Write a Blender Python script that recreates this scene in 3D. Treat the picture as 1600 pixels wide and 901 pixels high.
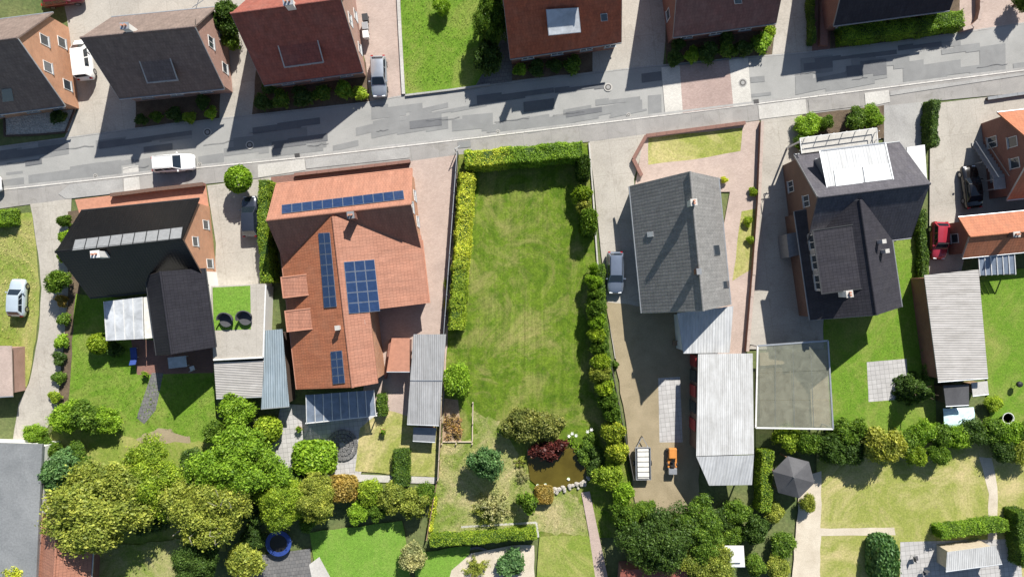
import bpy, bmesh, math, random
import numpy as np
from mathutils import Vector, Matrix

random.seed(7); rng = np.random.default_rng(7)
scene = bpy.context.scene
for o in list(bpy.data.objects): bpy.data.objects.remove(o)
col = scene.collection

# ------------------------------------------------------------- camera, sky, sun, exposure
H = 75.0                      # flying height of the drone in metres, looking straight down
F = 800 / 0.75                # focal length in photograph pixels (24 mm equivalent)
cam_d = bpy.data.cameras.new('camera'); cam = bpy.data.objects.new('camera', cam_d); col.objects.link(cam)
cam.location = (0, 0, H); cam.rotation_euler = (0, 0, 0)
cam_d.sensor_width = 36; cam_d.lens = 24; cam_d.clip_end = 3000; cam_d.clip_start = 0.5
scene.camera = cam

SUN_EL = math.radians(39.5); SUN_AZ = math.radians(21.7)
world = bpy.data.worlds.new('World'); scene.world = world; world.use_nodes = True
wn = world.node_tree.nodes; wl = world.node_tree.links
sky = wn.new('ShaderNodeTexSky'); sky.sky_type = 'NISHITA'; sky.sun_disc = False
sky.sun_elevation = SUN_EL; sky.sun_rotation = SUN_AZ; sky.air_density = 1.0; sky.dust_density = 0.6
bg = wn['Background']; bg.inputs[1].default_value = 0.067
wl.new(sky.outputs[0], bg.inputs[0])
sun_d = bpy.data.lights.new('sun', 'SUN'); sun_d.energy = 5.0; sun_d.angle = math.radians(0.53); sun_d.color = (1.0, 0.955, 0.885)
sun = bpy.data.objects.new('sun', sun_d); col.objects.link(sun); sun.location = (30, 75, 80)
sd = Vector((math.sin(SUN_AZ) * math.cos(SUN_EL), math.cos(SUN_AZ) * math.cos(SUN_EL), math.sin(SUN_EL)))
sun.rotation_euler = sd.to_track_quat('Z', 'Y').to_euler()
vs = scene.view_settings; vs.view_transform = 'Standard'; vs.look = 'None'; vs.exposure = 0.75; vs.gamma = 1
try: vs.use_curve_mapping = False
except Exception: pass

# ------------------------------------------------------------- materials
M = {}
def nt(name):
    m = bpy.data.materials.new(name); m.use_nodes = True
    n = m.node_tree.nodes; l = m.node_tree.links
    M[name] = m
    return m, n, l, n['Principled BSDF']
def rgb(c): return (c[0], c[1], c[2], 1)
def coord(n, l, kind):
    if kind == 'world': return n.new('ShaderNodeNewGeometry').outputs['Position']
    if kind == 'uv': return n.new('ShaderNodeUVMap').outputs[0]
    return n.new('ShaderNodeTexCoord').outputs['Object']
def noise(n, l, vec, scale, detail=4, rough=.6, dist=0.0):
    t = n.new('ShaderNodeTexNoise'); t.inputs['Scale'].default_value = scale; t.inputs['Detail'].default_value = detail
    t.inputs['Roughness'].default_value = rough; t.inputs['Distortion'].default_value = dist
    l.new(vec, t.inputs['Vector']); return t.outputs['Fac']
def ramp(n, l, fac, stops):
    r = n.new('ShaderNodeValToRGB'); e = r.color_ramp.elements
    e[0].position, e[0].color = stops[0][0], rgb(stops[0][1]); e[1].position, e[1].color = stops[1][0], rgb(stops[1][1])
    for p, c in stops[2:]:
        k = e.new(p); k.color = rgb(c)
    l.new(fac, r.inputs[0]); return r.outputs[0]
def mix(n, l, fac, a, b, mode='MIX'):
    x = n.new('ShaderNodeMix'); x.data_type = 'RGBA'; x.blend_type = mode
    for s, v in ((x.inputs[0], fac), (x.inputs[6], a), (x.inputs[7], b)):
        if isinstance(v, (int, float)): s.default_value = v
        elif isinstance(v, (tuple, list)): s.default_value = rgb(v)
        else: l.new(v, s)
    return x.outputs[2]
def bump(n, l, b, h, dist, strength=1.0):
    x = n.new('ShaderNodeBump'); x.inputs['Distance'].default_value = dist; x.inputs['Strength'].default_value = strength
    l.new(h, x.inputs['Height']); l.new(x.outputs[0], b.inputs['Normal'])
def surf(name, c1, c2, scale=1.0, fine=9.0, rough=.85, amt=.35, bd=.01, kind='world', c3=None, fs=None):
    """mottled mineral or painted surface: large stains, fine grain, little relief"""
    m, n, l, b = nt(name); v = coord(n, l, kind)
    a = ramp(n, l, noise(n, l, v, scale, 5, .65, .4), [(.32, c1), (.68, c2)] if c3 is None else [(.28, c1), (.5, c2), (.72, c3)])
    g = ramp(n, l, noise(n, l, v, fine, 3, .7), [(.25, (1 - amt,) * 3), (.75, (1 + amt * .6,) * 3)])
    l.new(mix(n, l, 1.0, a, g, 'MULTIPLY'), b.inputs['Base Color']); b.inputs['Roughness'].default_value = rough
    if bd: bump(n, l, b, noise(n, l, v, fine * 1.7, 3), bd)
    return m
def brick(name, c1, c2, mortar, bw=.24, bh=.075, ms=.012, rough=.85, bd=.008, kind='uv', offset=.5, var=.5, stain=.25):
    m, n, l, b = nt(name); v = coord(n, l, kind)
    t = n.new('ShaderNodeTexBrick'); l.new(v, t.inputs['Vector']); t.offset = offset
    t.inputs['Scale'].default_value = 1; t.inputs['Brick Width'].default_value = bw; t.inputs['Row Height'].default_value = bh
    t.inputs['Mortar Size'].default_value = ms; t.inputs['Color1'].default_value = rgb(c1); t.inputs['Color2'].default_value = rgb(c2)
    t.inputs['Mortar'].default_value = rgb(mortar); t.inputs['Bias'].default_value = 0
    g = ramp(n, l, noise(n, l, v, .35, 6, .7, .5), [(.25, (1 - stain,) * 3), (.75, (1 + stain,) * 3)])
    l.new(mix(n, l, 1.0, t.outputs['Color'], g, 'MULTIPLY'), b.inputs['Base Color'])
    b.inputs['Roughness'].default_value = rough
    bump(n, l, b, t.outputs['Fac'], -bd)
    return m
def tile(name, c1, c2, c3, tw=.30, th=.36, rough=.7, bd=.018, stain=.3, spec=.4):
    
    """roof tiles: rows that step down the slope, rolls across, weathering"""
    m, n, l, b = nt(name); v = coord(n, l, 'uv')
    t = n.new('ShaderNodeTexBrick'); l.new(v, t.inputs['Vector']); t.offset = 0.5
    for k, x in (('Scale', 1), ('Brick Width', tw), ('Row Height', th), ('Mortar Size', .022), ('Bias', 0), ('Mortar Smooth', .2)): t.inputs[k].default_value = x
    t.inputs['Color1'].default_value = rgb(c1); t.inputs['Color2'].default_value = rgb(c2); t.inputs['Mortar'].default_value = rgb([x * .72 for x in c1])
    w = noise(n, l, v, .5, 6, .7, .6)
    c = mix(n, l, ramp(n, l, w, [(.45, (0, 0, 0)), (.75, (.55, .55, .55))]), t.outputs['Color'], c3)
    g = ramp(n, l, noise(n, l, v, 1.7, 5, .7), [(.25, (1 - stain * 1.2,) * 3), (.75, (1 + stain * .8,) * 3)])
    mp = n.new('ShaderNodeMapping'); mp.inputs['Scale'].default_value = (1.6, .18, 1); l.new(v, mp.inputs[0])
    stk = ramp(n, l, noise(n, l, mp.outputs[0], 1.2, 5, .7), [(.3, (.78, .78, .78)), (.7, (1.14, 1.13, 1.12))])
    c = mix(n, l, 1.0, c, stk, 'MULTIPLY')
    lich = ramp(n, l, noise(n, l, v, 4.5, 4, .7), [(.62, (0, 0, 0)), (.74, (.5, .5, .5))])
    c = mix(n, l, lich, c, [min(1, x * .55 + .045) for x in c1])
    l.new(mix(n, l, 1.0, c, g, 'MULTIPLY'), b.inputs['Base Color']); b.inputs['Roughness'].default_value = rough; b.inputs['Specular IOR Level'].default_value = spec
    sx = n.new('ShaderNodeSeparateXYZ'); l.new(v, sx.inputs[0])
    def fr(sock, period):
        d = n.new('ShaderNodeMath'); d.operation = 'DIVIDE'; d.inputs[1].default_value = period; l.new(sock, d.inputs[0])
        f = n.new('ShaderNodeMath'); f.operation = 'FRACT'; l.new(d.outputs[0], f.inputs[0]); return f.outputs[0]
    row = fr(sx.outputs[1], th); wav = fr(sx.outputs[0], tw)
    s = n.new('ShaderNodeMath'); s.operation = 'PINGPONG'; s.inputs[1].default_value = .5; l.new(wav, s.inputs[0])
    a = n.new('ShaderNodeMath'); a.operation = 'MULTIPLY_ADD'; a.inputs[1].default_value = -1.0; l.new(row, a.inputs[0]); l.new(s.outputs[0], a.inputs[2])
    bump(n, l, b, a.outputs[0], bd, .8)
    return m
def corr(name, c1, c2, period=.18, rough=.5, bd=.03, metal=0.0, axis=0):
    m, n, l, b = nt(name); v = coord(n, l, 'uv')
    sx = n.new('ShaderNodeSeparateXYZ'); l.new(v, sx.inputs[0])
    d = n.new('ShaderNodeMath'); d.operation = 'MULTIPLY'; d.inputs[1].default_value = 2 * math.pi / period; l.new(sx.outputs[axis], d.inputs[0])
    s = n.new('ShaderNodeMath'); s.operation = 'SINE'; l.new(d.outputs[0], s.inputs[0])
    mp = n.new('ShaderNodeMapping'); mp.inputs['Scale'].default_value = (2.2, .25, 1) if axis == 0 else (.25, 2.2, 1); l.new(v, mp.inputs[0])
    stk = ramp(n, l, noise(n, l, mp.outputs[0], 1.0, 6, .75), [(.3, (.7, .69, .67)), (.65, (1.08, 1.08, 1.08))])
    l.new(mix(n, l, 1.0, ramp(n, l, noise(n, l, v, .6, 6, .7, .5), [(.3, c1), (.7, c2)]), stk, 'MULTIPLY'), b.inputs['Base Color'])
    b.inputs['Roughness'].default_value = rough; b.inputs['Metallic'].default_value = metal
    bump(n, l, b, s.outputs[0], bd, .7)
    return m
def plain(name, c, rough=.5, metal=0.0, coat=0.0, spec=.5, amt=.12, kind='obj', scale=3.0):
    m, n, l, b = nt(name); v = coord(n, l, kind)
    g = ramp(n, l, noise(n, l, v, scale, 4, .6), [(.3, [x * (1 - amt) for x in c]), (.7, [min(1, x * (1 + amt)) for x in c])])
    l.new(g, b.inputs['Base Color']); b.inputs['Roughness'].default_value = rough; b.inputs['Metallic'].default_value = metal
    b.inputs['Coat Weight'].default_value = coat; b.inputs['Specular IOR Level'].default_value = spec
    return m
LEAF_GAIN = 1.5
def leaf(name, ca, cb, cc, trans=.36, rough=.55):
    """leaves: every leaf its own tone, clumps older or younger"""
    def adj(c): return [min(.8, c[0] * LEAF_GAIN), min(.8, c[1] * LEAF_GAIN), c[2] * LEAF_GAIN * .85]
    ca, cb, cc = adj(ca), adj(cb), adj(cc)
    m, n, l, b = nt(name); g = n.new('ShaderNodeNewGeometry'); oi = n.new('ShaderNodeObjectInfo')
    c = ramp(n, l, g.outputs['Random Per Island'], [(0, ca), (.55, cb), (1, cc)])
    nz = noise(n, l, g.outputs['Position'], .8, 4, .6)
    c = mix(n, l, 1.0, c, ramp(n, l, nz, [(.3, (.58, .66, .6)), (.7, (1.3, 1.22, 1.1))]), 'MULTIPLY')
    c = mix(n, l, 1.0, c, ramp(n, l, oi.outputs['Random'], [(0, (.85, .88, .85)), (1, (1.12, 1.1, 1.05))]), 'MULTIPLY')
    l.new(c, b.inputs['Base Color']); b.inputs['Roughness'].default_value = rough; b.inputs['Specular IOR Level'].default_value = .35
    t = n.new('ShaderNodeBsdfTranslucent'); l.new(mix(n, l, 1.0, c, (1.15, 1.2, .6), 'MULTIPLY'), t.inputs[0])
    x = n.new('ShaderNodeMixShader'); x.inputs[0].default_value = trans
    l.new(b.outputs[0], x.inputs[1]); l.new(t.outputs[0], x.inputs[2]); l.new(x.outputs[0], n['Material Output'].inputs[0])
    return m
def lawn_mat(name, g1, g2, dry, dryamt=.5, stripes=0.0, blade=False):
    if not blade: lawn_mat(name + '_blade', g1, g2, dry, dryamt, stripes, True)
    m, n, l, b = nt(name); v = coord(n, l, 'world')
    base = ramp(n, l, noise(n, l, v, .8, 7, .75, .6), [(.33, g1), (.67, g2)])
    d1 = ramp(n, l, noise(n, l, v, .17, 7, .72, 1.0), [(.50 - dryamt * .12, (0, 0, 0)), (.72 - dryamt * .12, (1, 1, 1))])
    c = mix(n, l, d1, base, dry)
    d2 = ramp(n, l, noise(n, l, v, 1.4, 5, .75, .3), [(.52, (0, 0, 0)), (.75, (.6, .6, .6))])
    c = mix(n, l, d2, c, [x * .75 for x in dry])
    if stripes:
        sx = n.new('ShaderNodeSeparateXYZ'); l.new(v, sx.inputs[0])
        mp = n.new('ShaderNodeCombineXYZ'); mm = n.new('ShaderNodeMath'); mm.operation = 'MULTIPLY'; mm.inputs[1].default_value = .03
        l.new(sx.outputs[0], mp.inputs[0]); l.new(sx.outputs[1], mm.inputs[0]); l.new(mm.outputs[0], mp.inputs[1])
        st = ramp(n, l, noise(n, l, mp.outputs[0], 1.7, 3, .6), [(.35, (1 - stripes,) * 3), (.65, (1 + stripes,) * 3)])
        c = mix(n, l, 1.0, c, st, 'MULTIPLY')
        st = ramp(n, l, noise(n, l, mp.outputs[0], 5.5, 2, .5), [(.4, (1 - stripes * .8,) * 3), (.6, (1 + stripes * .8,) * 3)])
        msk = ramp(n, l, noise(n, l, v, .12, 2, .5), [(.42, (0, 0, 0)), (.58, (1, 1, 1))])
        c = mix(n, l, 1.0, c, mix(n, l, msk, (1, 1, 1), st), 'MULTIPLY')
    f = ramp(n, l, noise(n, l, v, 5, 5, .8), [(.3, (.58, .6, .55)), (.7, (1.32, 1.3, 1.3))])
    ri = n.new('ShaderNodeNewGeometry').outputs['Random Per Island']
    if blade: f = mix(n, l, 1.0, f, ramp(n, l, ri, [(0, (.6, .65, .55)), (1, (1.6, 1.55, 1.5))]), 'MULTIPLY')
    l.new(mix(n, l, 1.0, c, f, 'MULTIPLY'), b.inputs['Base Color']); b.inputs['Roughness'].default_value = .9; b.inputs['Specular IOR Level'].default_value = .15
    bump(n, l, b, noise(n, l, v, 14, 4, .8), .08)
    return m

surf('ground', (.075, .115, .03), (.15, .165, .06), .3, 3, .95, .4, .04)
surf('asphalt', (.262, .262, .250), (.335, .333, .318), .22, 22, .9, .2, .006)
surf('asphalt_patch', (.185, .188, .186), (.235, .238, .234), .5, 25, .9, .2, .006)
surf('asphalt_dark_and_shade', (.115, .119, .125), (.15, .154, .16), .5, 25, .9, .2, .006)  # crack seals, dark repairs, and strips that darken the house shadows by colour
surf('pave_asphalt', (.25, .24, .228), (.335, .32, .30), .4, 18, .92, .28, .006)
surf('concrete', (.34, .315, .275), (.43, .40, .35), .25, 6, .9, .2, .006)
def bays(name):
    m = M[name]; n = m.node_tree.nodes; l = m.node_tree.links; b = n['Principled BSDF']; src = b.inputs['Base Color'].links[0].from_socket
    v = coord(n, l, 'uv'); t = n.new('ShaderNodeTexBrick'); l.new(v, t.inputs['Vector']); t.offset = 0
    for k, x in (('Scale', 1), ('Brick Width', 3.1), ('Row Height', 3.7), ('Mortar Size', .018), ('Bias', 0), ('Mortar Smooth', .3)): t.inputs[k].default_value = x
    t.inputs['Color1'].default_value = (1, 1, 1, 1); t.inputs['Color2'].default_value = (.95, .95, .95, 1); t.inputs['Mortar'].default_value = (.72, .72, .7, 1)
    c = mix(n, l, 1.0, src, t.outputs['Color'], 'MULTIPLY')
    st = ramp(n, l, noise(n, l, v, .55, 5, .7, .8), [(.30, (.80, .79, .77)), (.45, (1, 1, 1))])
    oil = ramp(n, l, noise(n, l, v, .33, 3, .6, .3), [(.68, (1, 1, 1)), (.78, (.72, .70, .68))])
    l.new(mix(n, l, 1.0, mix(n, l, 1.0, c, st, 'MULTIPLY'), oil, 'MULTIPLY'), b.inputs['Base Color'])
bays('concrete'); bays('pave_asphalt')
surf('concrete_pale', (.40, .385, .355), (.50, .485, .45), .3, 6, .9, .2, .006)
surf('concrete_grey', (.27, .265, .255), (.36, .355, .34), .4, 7, .9, .2, .006)
surf('kerbstone', (.46, .44, .41), (.60, .58, .54), 2.0, 20, .9, .15, .004)
surf('soil', (.085, .06, .04), (.15, .11, .07), 1.2, 8, .95, .4, .04)
surf('drybed', (.30, .20, .13), (.42, .32, .2), 2.2, 9, .95, .45, .05)
surf('yard_gravel', (.25, .205, .125), (.34, .28, .18), .45, 12, .95, .35, .02)
surf('sand_path', (.46, .40, .31), (.57, .51, .41), .6, 10, .95, .25, .015)
brick('pavers_red', (.43, .315, .28), (.34, .24, .21), (.30, .25, .22), .2, .1, .012, stain=.15)
brick('pavers_pale', (.62, .60, .55), (.52, .50, .46), (.36, .34, .3), .2, .1, .012, stain=.12)
brick('pavers_pink', (.47, .37, .32), (.40, .31, .265), (.33, .27, .23), .2, .1, .010, stain=.18)
brick('pavers_rust', (.25, .12, .09), (.20, .10, .08), (.16, .11, .09), .2, .1, .012, stain=.2)
brick('slabs_grey', (.42, .41, .40), (.36, .35, .34), (.2, .2, .19), .5, .5, .015, offset=0, stain=.2)
brick('slabs_dark', (.16, .155, .15), (.12, .12, .12), (.06, .06, .06), .4, .4, .015, offset=.5, stain=.3)
brick('brick_orange', (.50, .235, .12), (.42, .18, .09), (.42, .33, .25))
brick('brick_pink', (.40, .22, .17), (.34, .175, .13), (.38, .31, .27))
brick('brick_red', (.25, .085, .055), (.20, .07, .05), (.24, .17, .14))
brick('brick_brown', (.15, .075, .05), (.12, .06, .042), (.15, .12, .1))
surf('render_white', (.62, .61, .58), (.7, .69, .66), .5, 12, .9, .08, .003)
tile('tile_orange', (.36, .165, .108), (.33, .15, .097), (.35, .18, .125), stain=.12)
tile('tile_orange_b', (.40, .145, .07), (.36, .13, .065), (.36, .165, .095), stain=.15)
tile('tile_red', (.29, .085, .06), (.24, .072, .055), (.29, .135, .11), stain=.25)
tile('tile_rust', (.40, .10, .045), (.34, .085, .04), (.30, .12, .075), stain=.28)
tile('tile_brown', (.20, .148, .128), (.17, .127, .11), (.245, .19, .165), stain=.22)
tile('tile_wine', (0.2, 0.09, 0.08), (0.165, 0.08, 0.072), (0.22, 0.14, 0.125), stain=.25)
tile('tile_black', (.0075, .0075, .008), (.0065, .0065, .007), (.010, .010, .010), rough=.34, stain=.2, spec=.33)
tile('tile_navy', (.020, .020, .027), (.017, .017, .024), (.025, .025, .03), rough=.75, stain=.2, spec=.2)
tile('tile_slate_b', (.092, .088, .102), (.08, .077, .09), (.115, .11, .115), rough=.75, stain=.2, spec=.2)
tile('tile_slate', (.036, .035, .044), (.031, .030, .038), (.046, .044, .048), rough=.75, stain=.2, spec=.2)
tile('tile_grey', (.225, .222, .216), (.20, .198, .192), (.26, .256, .246), .34, .38, stain=.2)
corr('sheet_white', (.43, .43, .42), (.56, .565, .56), .2, .6, .02)
corr('sheet_grey', (.28, .285, .29), (.36, .365, .37), .2, .55, .03)
corr('sheet_blue', (.23, .29, .33), (.29, .35, .39), .25, .5, .03)
corr('sheet_fibre', (.37, .355, .335), (.46, .44, .42), .18, .85, .03, axis=1)
corr('sheet_pale', (.42, .43, .44), (.52, .53, .53), .3, .6, .02)
surf('roof_felt', (.15, .16, .165), (.225, .235, .24), .25, 5, .85, .25, .006)
surf('roof_dark_felt', (.06, .06, .065), (.09, .09, .095), .6, 9, .85, .2, .006)
plain('white_paint', (.64, .64, .62), .45); plain('cream_metal', (.62, .60, .55), .5)
plain('grey_metal', (.34, .35, .36), .42, .5); plain('dark_metal', (.035, .037, .04), .5, .2); plain('black', (.012, .012, .013), .6)
plain('lead', (.22, .23, .24), .55, .3); plain('zinc', (.42, .44, .46), .4, .6); plain('iron', (.09, .085, .08), .7, .3)
plain('wood', (.26, .17, .10), .75); plain('wood_dark', (.09, .06, .045), .8); plain('wood_pale', (.46, .39, .29), .8)
plain('bark', (.12, .085, .055), .95, amt=.35); plain('bark_grey', (.22, .20, .16), .95, amt=.3); plain('bark_pale', (.38, .35, .30), .9, amt=.25)
plain('terracotta', (.42, .20, .13), .8); plain('tarp', (.55, .72, .74), .5); plain('blue_pad', (.02, .05, .22), .6)
plain('fabric_dark', (.07, .07, .075), .9); plain('orange_paint', (.52, .20, .04), .6); plain('red_paint', (.3, .03, .03), .4)
plain('flower_white', (.85, .84, .8), .6); plain('stone', (.36, .335, .29), .9, amt=.35); plain('pebble', (.58, .54, .47), .9, amt=.35, scale=6)
plain('glass', (.035, .045, .055), .06, 0, 0, .8); plain('car_glass', (.012, .018, .026), .04, 0, 0, .8)
plain('pv_cell', (.018, .038, .095), .16, 0, 0, .6, .18); plain('pv_frame', (.22, .26, .32), .4, .5)
plain('tyre', (.02, .02, .02), .9); plain('rim', (.45, .45, .46), .3, .9); plain('lamp_clear', (.75, .77, .8), .1); plain('lamp_red', (.35, .01, .01), .15)
plain('car_white', (.80, .80, .79), .3, 0, 1, .5, .02); plain('car_silver', (.42, .45, .49), .28, .6, 1, .5, .03)
plain('car_blue_grey', (.20, .24, .31), .28, .5, 1, .5, .03); plain('car_pale', (.52, .60, .66), .3, .3, 1, .5, .03)
plain('car_dark', (.035, .042, .06), .25, .4, 1, .5, .03); plain('car_black', (.008, .008, .009), .2, .1, 1, .5, .03)
plain('car_red', (.36, .03, .05), .3, .2, 1, .5, .03); plain('car_wine', (.12, .01, .015), .3, .2, 1, .5, .03)
def sheet_clear(name, c, fac, rough):
    m, n, l, b = nt(name); v = coord(n, l, 'obj')
    l.new(ramp(n, l, noise(n, l, v, .8, 5, .7, .5), [(.3, [x * .55 for x in c]), (.7, c)]), b.inputs['Base Color']); b.inputs['Roughness'].default_value = rough
    t = n.new('ShaderNodeBsdfTransparent'); x = n.new('ShaderNodeMixShader'); x.inputs[0].default_value = fac
    l.new(t.outputs[0], x.inputs[1]); l.new(b.outputs[0], x.inputs[2]); l.new(x.outputs[0], n['Material Output'].inputs[0])
sheet_clear('poly_clear', (.30, .31, .24), .42, .3); sheet_clear('glass_blue', (.30, .36, .45), .75, .15); sheet_clear('poly_white', (.62, .65, .68), .9, .4)
m_, n_, l_, b_ = nt('pond_water'); v_ = coord(n_, l_, 'world')
l_.new(ramp(n_, l_, noise(n_, l_, v_, .5, 4, .6), [(.3, (.062, .048, .007)), (.7, (.10, .078, .012))]), b_.inputs['Base Color'])
b_.inputs['Roughness'].default_value = .06; b_.inputs['Specular IOR Level'].default_value = .45; bump(n_, l_, b_, noise(n_, l_, v_, 3, 3), .01, .3)
lawn_mat('lawn_plot', (.060, .125, .008), (.160, .242, .022), (.30, .28, .10), .36, .11)
lawn_mat('lawn_rough', (.14, .21, .035), (.23, .29, .06), (.44, .385, .20), .8)
lawn_mat('lawn_fresh', (.105, .215, .018), (.165, .28, .03), (.25, .29, .07), .28)
lawn_mat('lawn_dry', (.23, .275, .055), (.33, .345, .095), (.52, .44, .22), .55)
lawn_mat('lawn_mid', (.16, .24, .035), (.24, .30, .055), (.38, .36, .13), .4)
lawn_mat('turf_green', (.14, .28, .035), (.18, .33, .045), (.23, .34, .07), .1)
leaf('leaf_mid', (.042, .088, .012), (.09, .165, .022), (.17, .25, .04))
leaf('leaf_bright', (.10, .19, .016), (.17, .28, .025), (.27, .39, .05))
leaf('leaf_dark', (.030, .062, .014), (.05, .095, .02), (.085, .14, .034))
leaf('leaf_yellow', (.33, .37, .03), (.50, .52, .06), (.56, .57, .13))
leaf('leaf_lime', (.11, .18, .015), (.22, .305, .03), (.35, .42, .06))
leaf('leaf_blue', (.050, .115, .045), (.085, .17, .07), (.15, .25, .12))
leaf('leaf_olive', (.11, .145, .026), (.21, .245, .05), (.34, .36, .09))
leaf('leaf_gold', (.16, .18, .035), (.26, .275, .06), (.37, .37, .11))
leaf('leaf_red', (.035, .010, .010), (.065, .014, .014), (.12, .03, .032), .25)
leaf('leaf_variegated', (.09, .15, .015), (.25, .30, .03), (.50, .50, .09))
leaf('leaf_rhodo', (.075, .098, .024), (.15, .165, .045), (.29, .29, .10))
leaf('leaf_rust', (.18, .13, .035), (.28, .20, .06), (.38, .29, .11))
leaf('leaf_dry', (.25, .15, .08), (.40, .26, .14), (.55, .42, .25), .15)
leaf('leaf_grey', (.17, .18, .09), (.27, .27, .15), (.42, .41, .27))
leaf('grass_plot', (.10, .155, .02), (.17, .225, .035), (.31, .29, .11), .3)
leaf('grass_fresh', (.11, .21, .02), (.165, .27, .032), (.24, .31, .06), .3)
leaf('grass_dry', (.18, .20, .045), (.26, .255, .075), (.38, .33, .15), .3)

# ------------------------------------------------------------- geometry helpers
def W(px, py, z=0.0):
    """photograph pixel + known height above the ground -> metres"""
    k = (H - z) / F
    return Vector(((px - 800) * k, (450.5 - py) * k, z))
def on_plane(px, py, p0, nrm):
    d = Vector(((px - 800) / F, (450.5 - py) / F, -1)); o = Vector((0, 0, H))
    return o + d * ((p0 - o).dot(nrm) / d.dot(nrm))
def tag(o, label, cat, group=None):
    o['label'] = label; o['category'] = cat
    if group: o['group'] = group
    return o
def struct(o, label=None):
    o['kind'] = 'structure'
    if label: o['label'] = label
    return o
def set_uv(me, ang=0.0):
    uv = me.uv_layers.new(name='UVMap'); ca, sa = math.cos(ang), math.sin(ang)
    vs_ = me.vertices; ls = me.loops
    for p in me.polygons:
        nn = p.normal
        if abs(nn.z) > .995: u = Vector((ca, sa, 0)); w = Vector((-sa, ca, 0))
        else:
            u = Vector((-nn.y, nn.x, 0)).normalized(); w = nn.cross(u)
        for li in p.loop_indices:
            c = vs_[ls[li].vertex_index].co; uv.data[li].uv = (c.dot(u), c.dot(w))
def root(name, loc, rz=0.0):
    o = bpy.data.objects.new(name, None); o.empty_display_size = .4; o.location = loc; o.rotation_euler = (0, 0, rz); col.objects.link(o)
    o.matrix_world = Matrix.Translation(loc) @ Matrix.Rotation(rz, 4, 'Z')
    return o
def top_of(o):
    while o.parent: o = o.parent
    return o
def link(name, me, mat, parent=None):
    o = bpy.data.objects.new(name, me); col.objects.link(o)
    if mat and not me.materials: me.materials.append(M[mat])
    if parent: o.parent = parent
    return o
def mesh(name, verts, faces, mat, parent=None, ang=0.0, uv=True, local=False, bevel=0):
    """verts in world metres (or local to the thing when local=True); one mesh object"""
    verts = [Vector(v) for v in verts]
    if parent and not local:
        r = top_of(parent); inv = (Matrix.Translation(r.location) @ Matrix.Rotation(r.rotation_euler.z, 4, 'Z')).inverted()
        verts = [inv @ v for v in verts]; ang -= r.rotation_euler.z
    me = bpy.data.meshes.new(name); bm = bmesh.new()
    bv = [bm.verts.new(v) for v in verts]
    for f in faces:
        try: bm.faces.new([bv[i] for i in f])
        except ValueError: pass
    bmesh.ops.recalc_face_normals(bm, faces=bm.faces)
    if bevel: bmesh.ops.bevel(bm, geom=bm.edges[:], offset=bevel, segments=2, affect='EDGES', profile=.6)
    bm.to_mesh(me); bm.free()
    if uv: set_uv(me, ang)
    return link(name, me, mat, parent)
class G:
    """collects boxes, prisms, tubes; build() makes one mesh object"""
    def __init__(s): s.v = []; s.f = []
    def add(s, v, f):
        k = len(s.v); s.v += [Vector(x) for x in v]; s.f += [[i + k for i in q] for q in f]; return s
    def box(s, x0, y0, z0, x1, y1, z1):
        return s.add([(x0, y0, z0), (x1, y0, z0), (x1, y1, z0), (x0, y1, z0), (x0, y0, z1), (x1, y0, z1), (x1, y1, z1), (x0, y1, z1)],
                     [(0, 3, 2, 1), (4, 5, 6, 7), (0, 1, 5, 4), (1, 2, 6, 5), (2, 3, 7, 6), (3, 0, 4, 7)])
    def prism(s, bot, top):
        n = len(bot)
        return s.add(list(bot) + list(top), [list(range(n))[::-1], list(range(n, 2 * n))] + [(i, (i + 1) % n, n + (i + 1) % n, n + i) for i in range(n)])
    def tube(s, a, b, r0, r1=None, n=8):
        a = Vector(a); b = Vector(b); r1 = r0 if r1 is None else r1
        d = (b - a).normalized(); t = d.orthogonal().normalized(); w = d.cross(t)
        c = [(math.cos(2 * math.pi * i / n), math.sin(2 * math.pi * i / n)) for i in range(n)]
        return s.prism([a + (t * x + w * y) * r0 for x, y in c], [b + (t * x + w * y) * r1 for x, y in c])
    def bar(s, a, b, w, h):
        """flat bar between two points, width w (sideways), height h (down)"""
        a = Vector(a); b = Vector(b); d = (b - a); d.z = 0; d.normalize(); q = Vector((-d.y, d.x, 0)) * w / 2; dn = Vector((0, 0, -h))
        return s.prism([a - q + dn, b - q + dn, b + q + dn, a + q + dn], [a - q, b - q, b + q, a + q])
    def build(s, name, mat, parent=None, **k): return mesh(name, s.v, s.f, mat, parent, **k)

LEVEL = [0]
def sheet(name, pts, mat, label=None, z=None, jit=0.0, ang=None, step=1.2, kind='structure'):
    """flat ground sheet from photograph pixels; every sheet lies 4 mm above the one laid before"""
    if z is None: LEVEL[0] += 1; z = .004 * LEVEL[0]
    P = [W(x, y) for x, y in pts]; Q = []
    for a, b in zip(P, P[1:] + P[:1]):
        n = max(1, int((b - a).length / step)) if jit else 1
        for i in range(n):
            p = a.lerp(b, i / n)
            if jit: p = p + Vector((random.uniform(-jit, jit), random.uniform(-jit, jit), 0))
            Q.append(Vector((p.x, p.y, z)))
    o = mesh(name, Q, [list(range(len(Q)))], mat, ang=math.radians(6.6) if ang is None else ang)
    for p in o.data.polygons:
        if p.normal.z < 0: o.data.flip_normals(); break
    o['kind'] = kind
    if label: o['label'] = label
    return o
def slab(name, pts, th, mat, parent=None, world=False, bevel=0):
    """a plate: top corners as (px,py,z) or metres, thickness measured straight down"""
    T = [Vector(p) if world else W(*p) for p in pts]
    return G().prism([p - Vector((0, 0, th)) for p in T], T).build(name, mat, parent, bevel=bevel)
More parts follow.
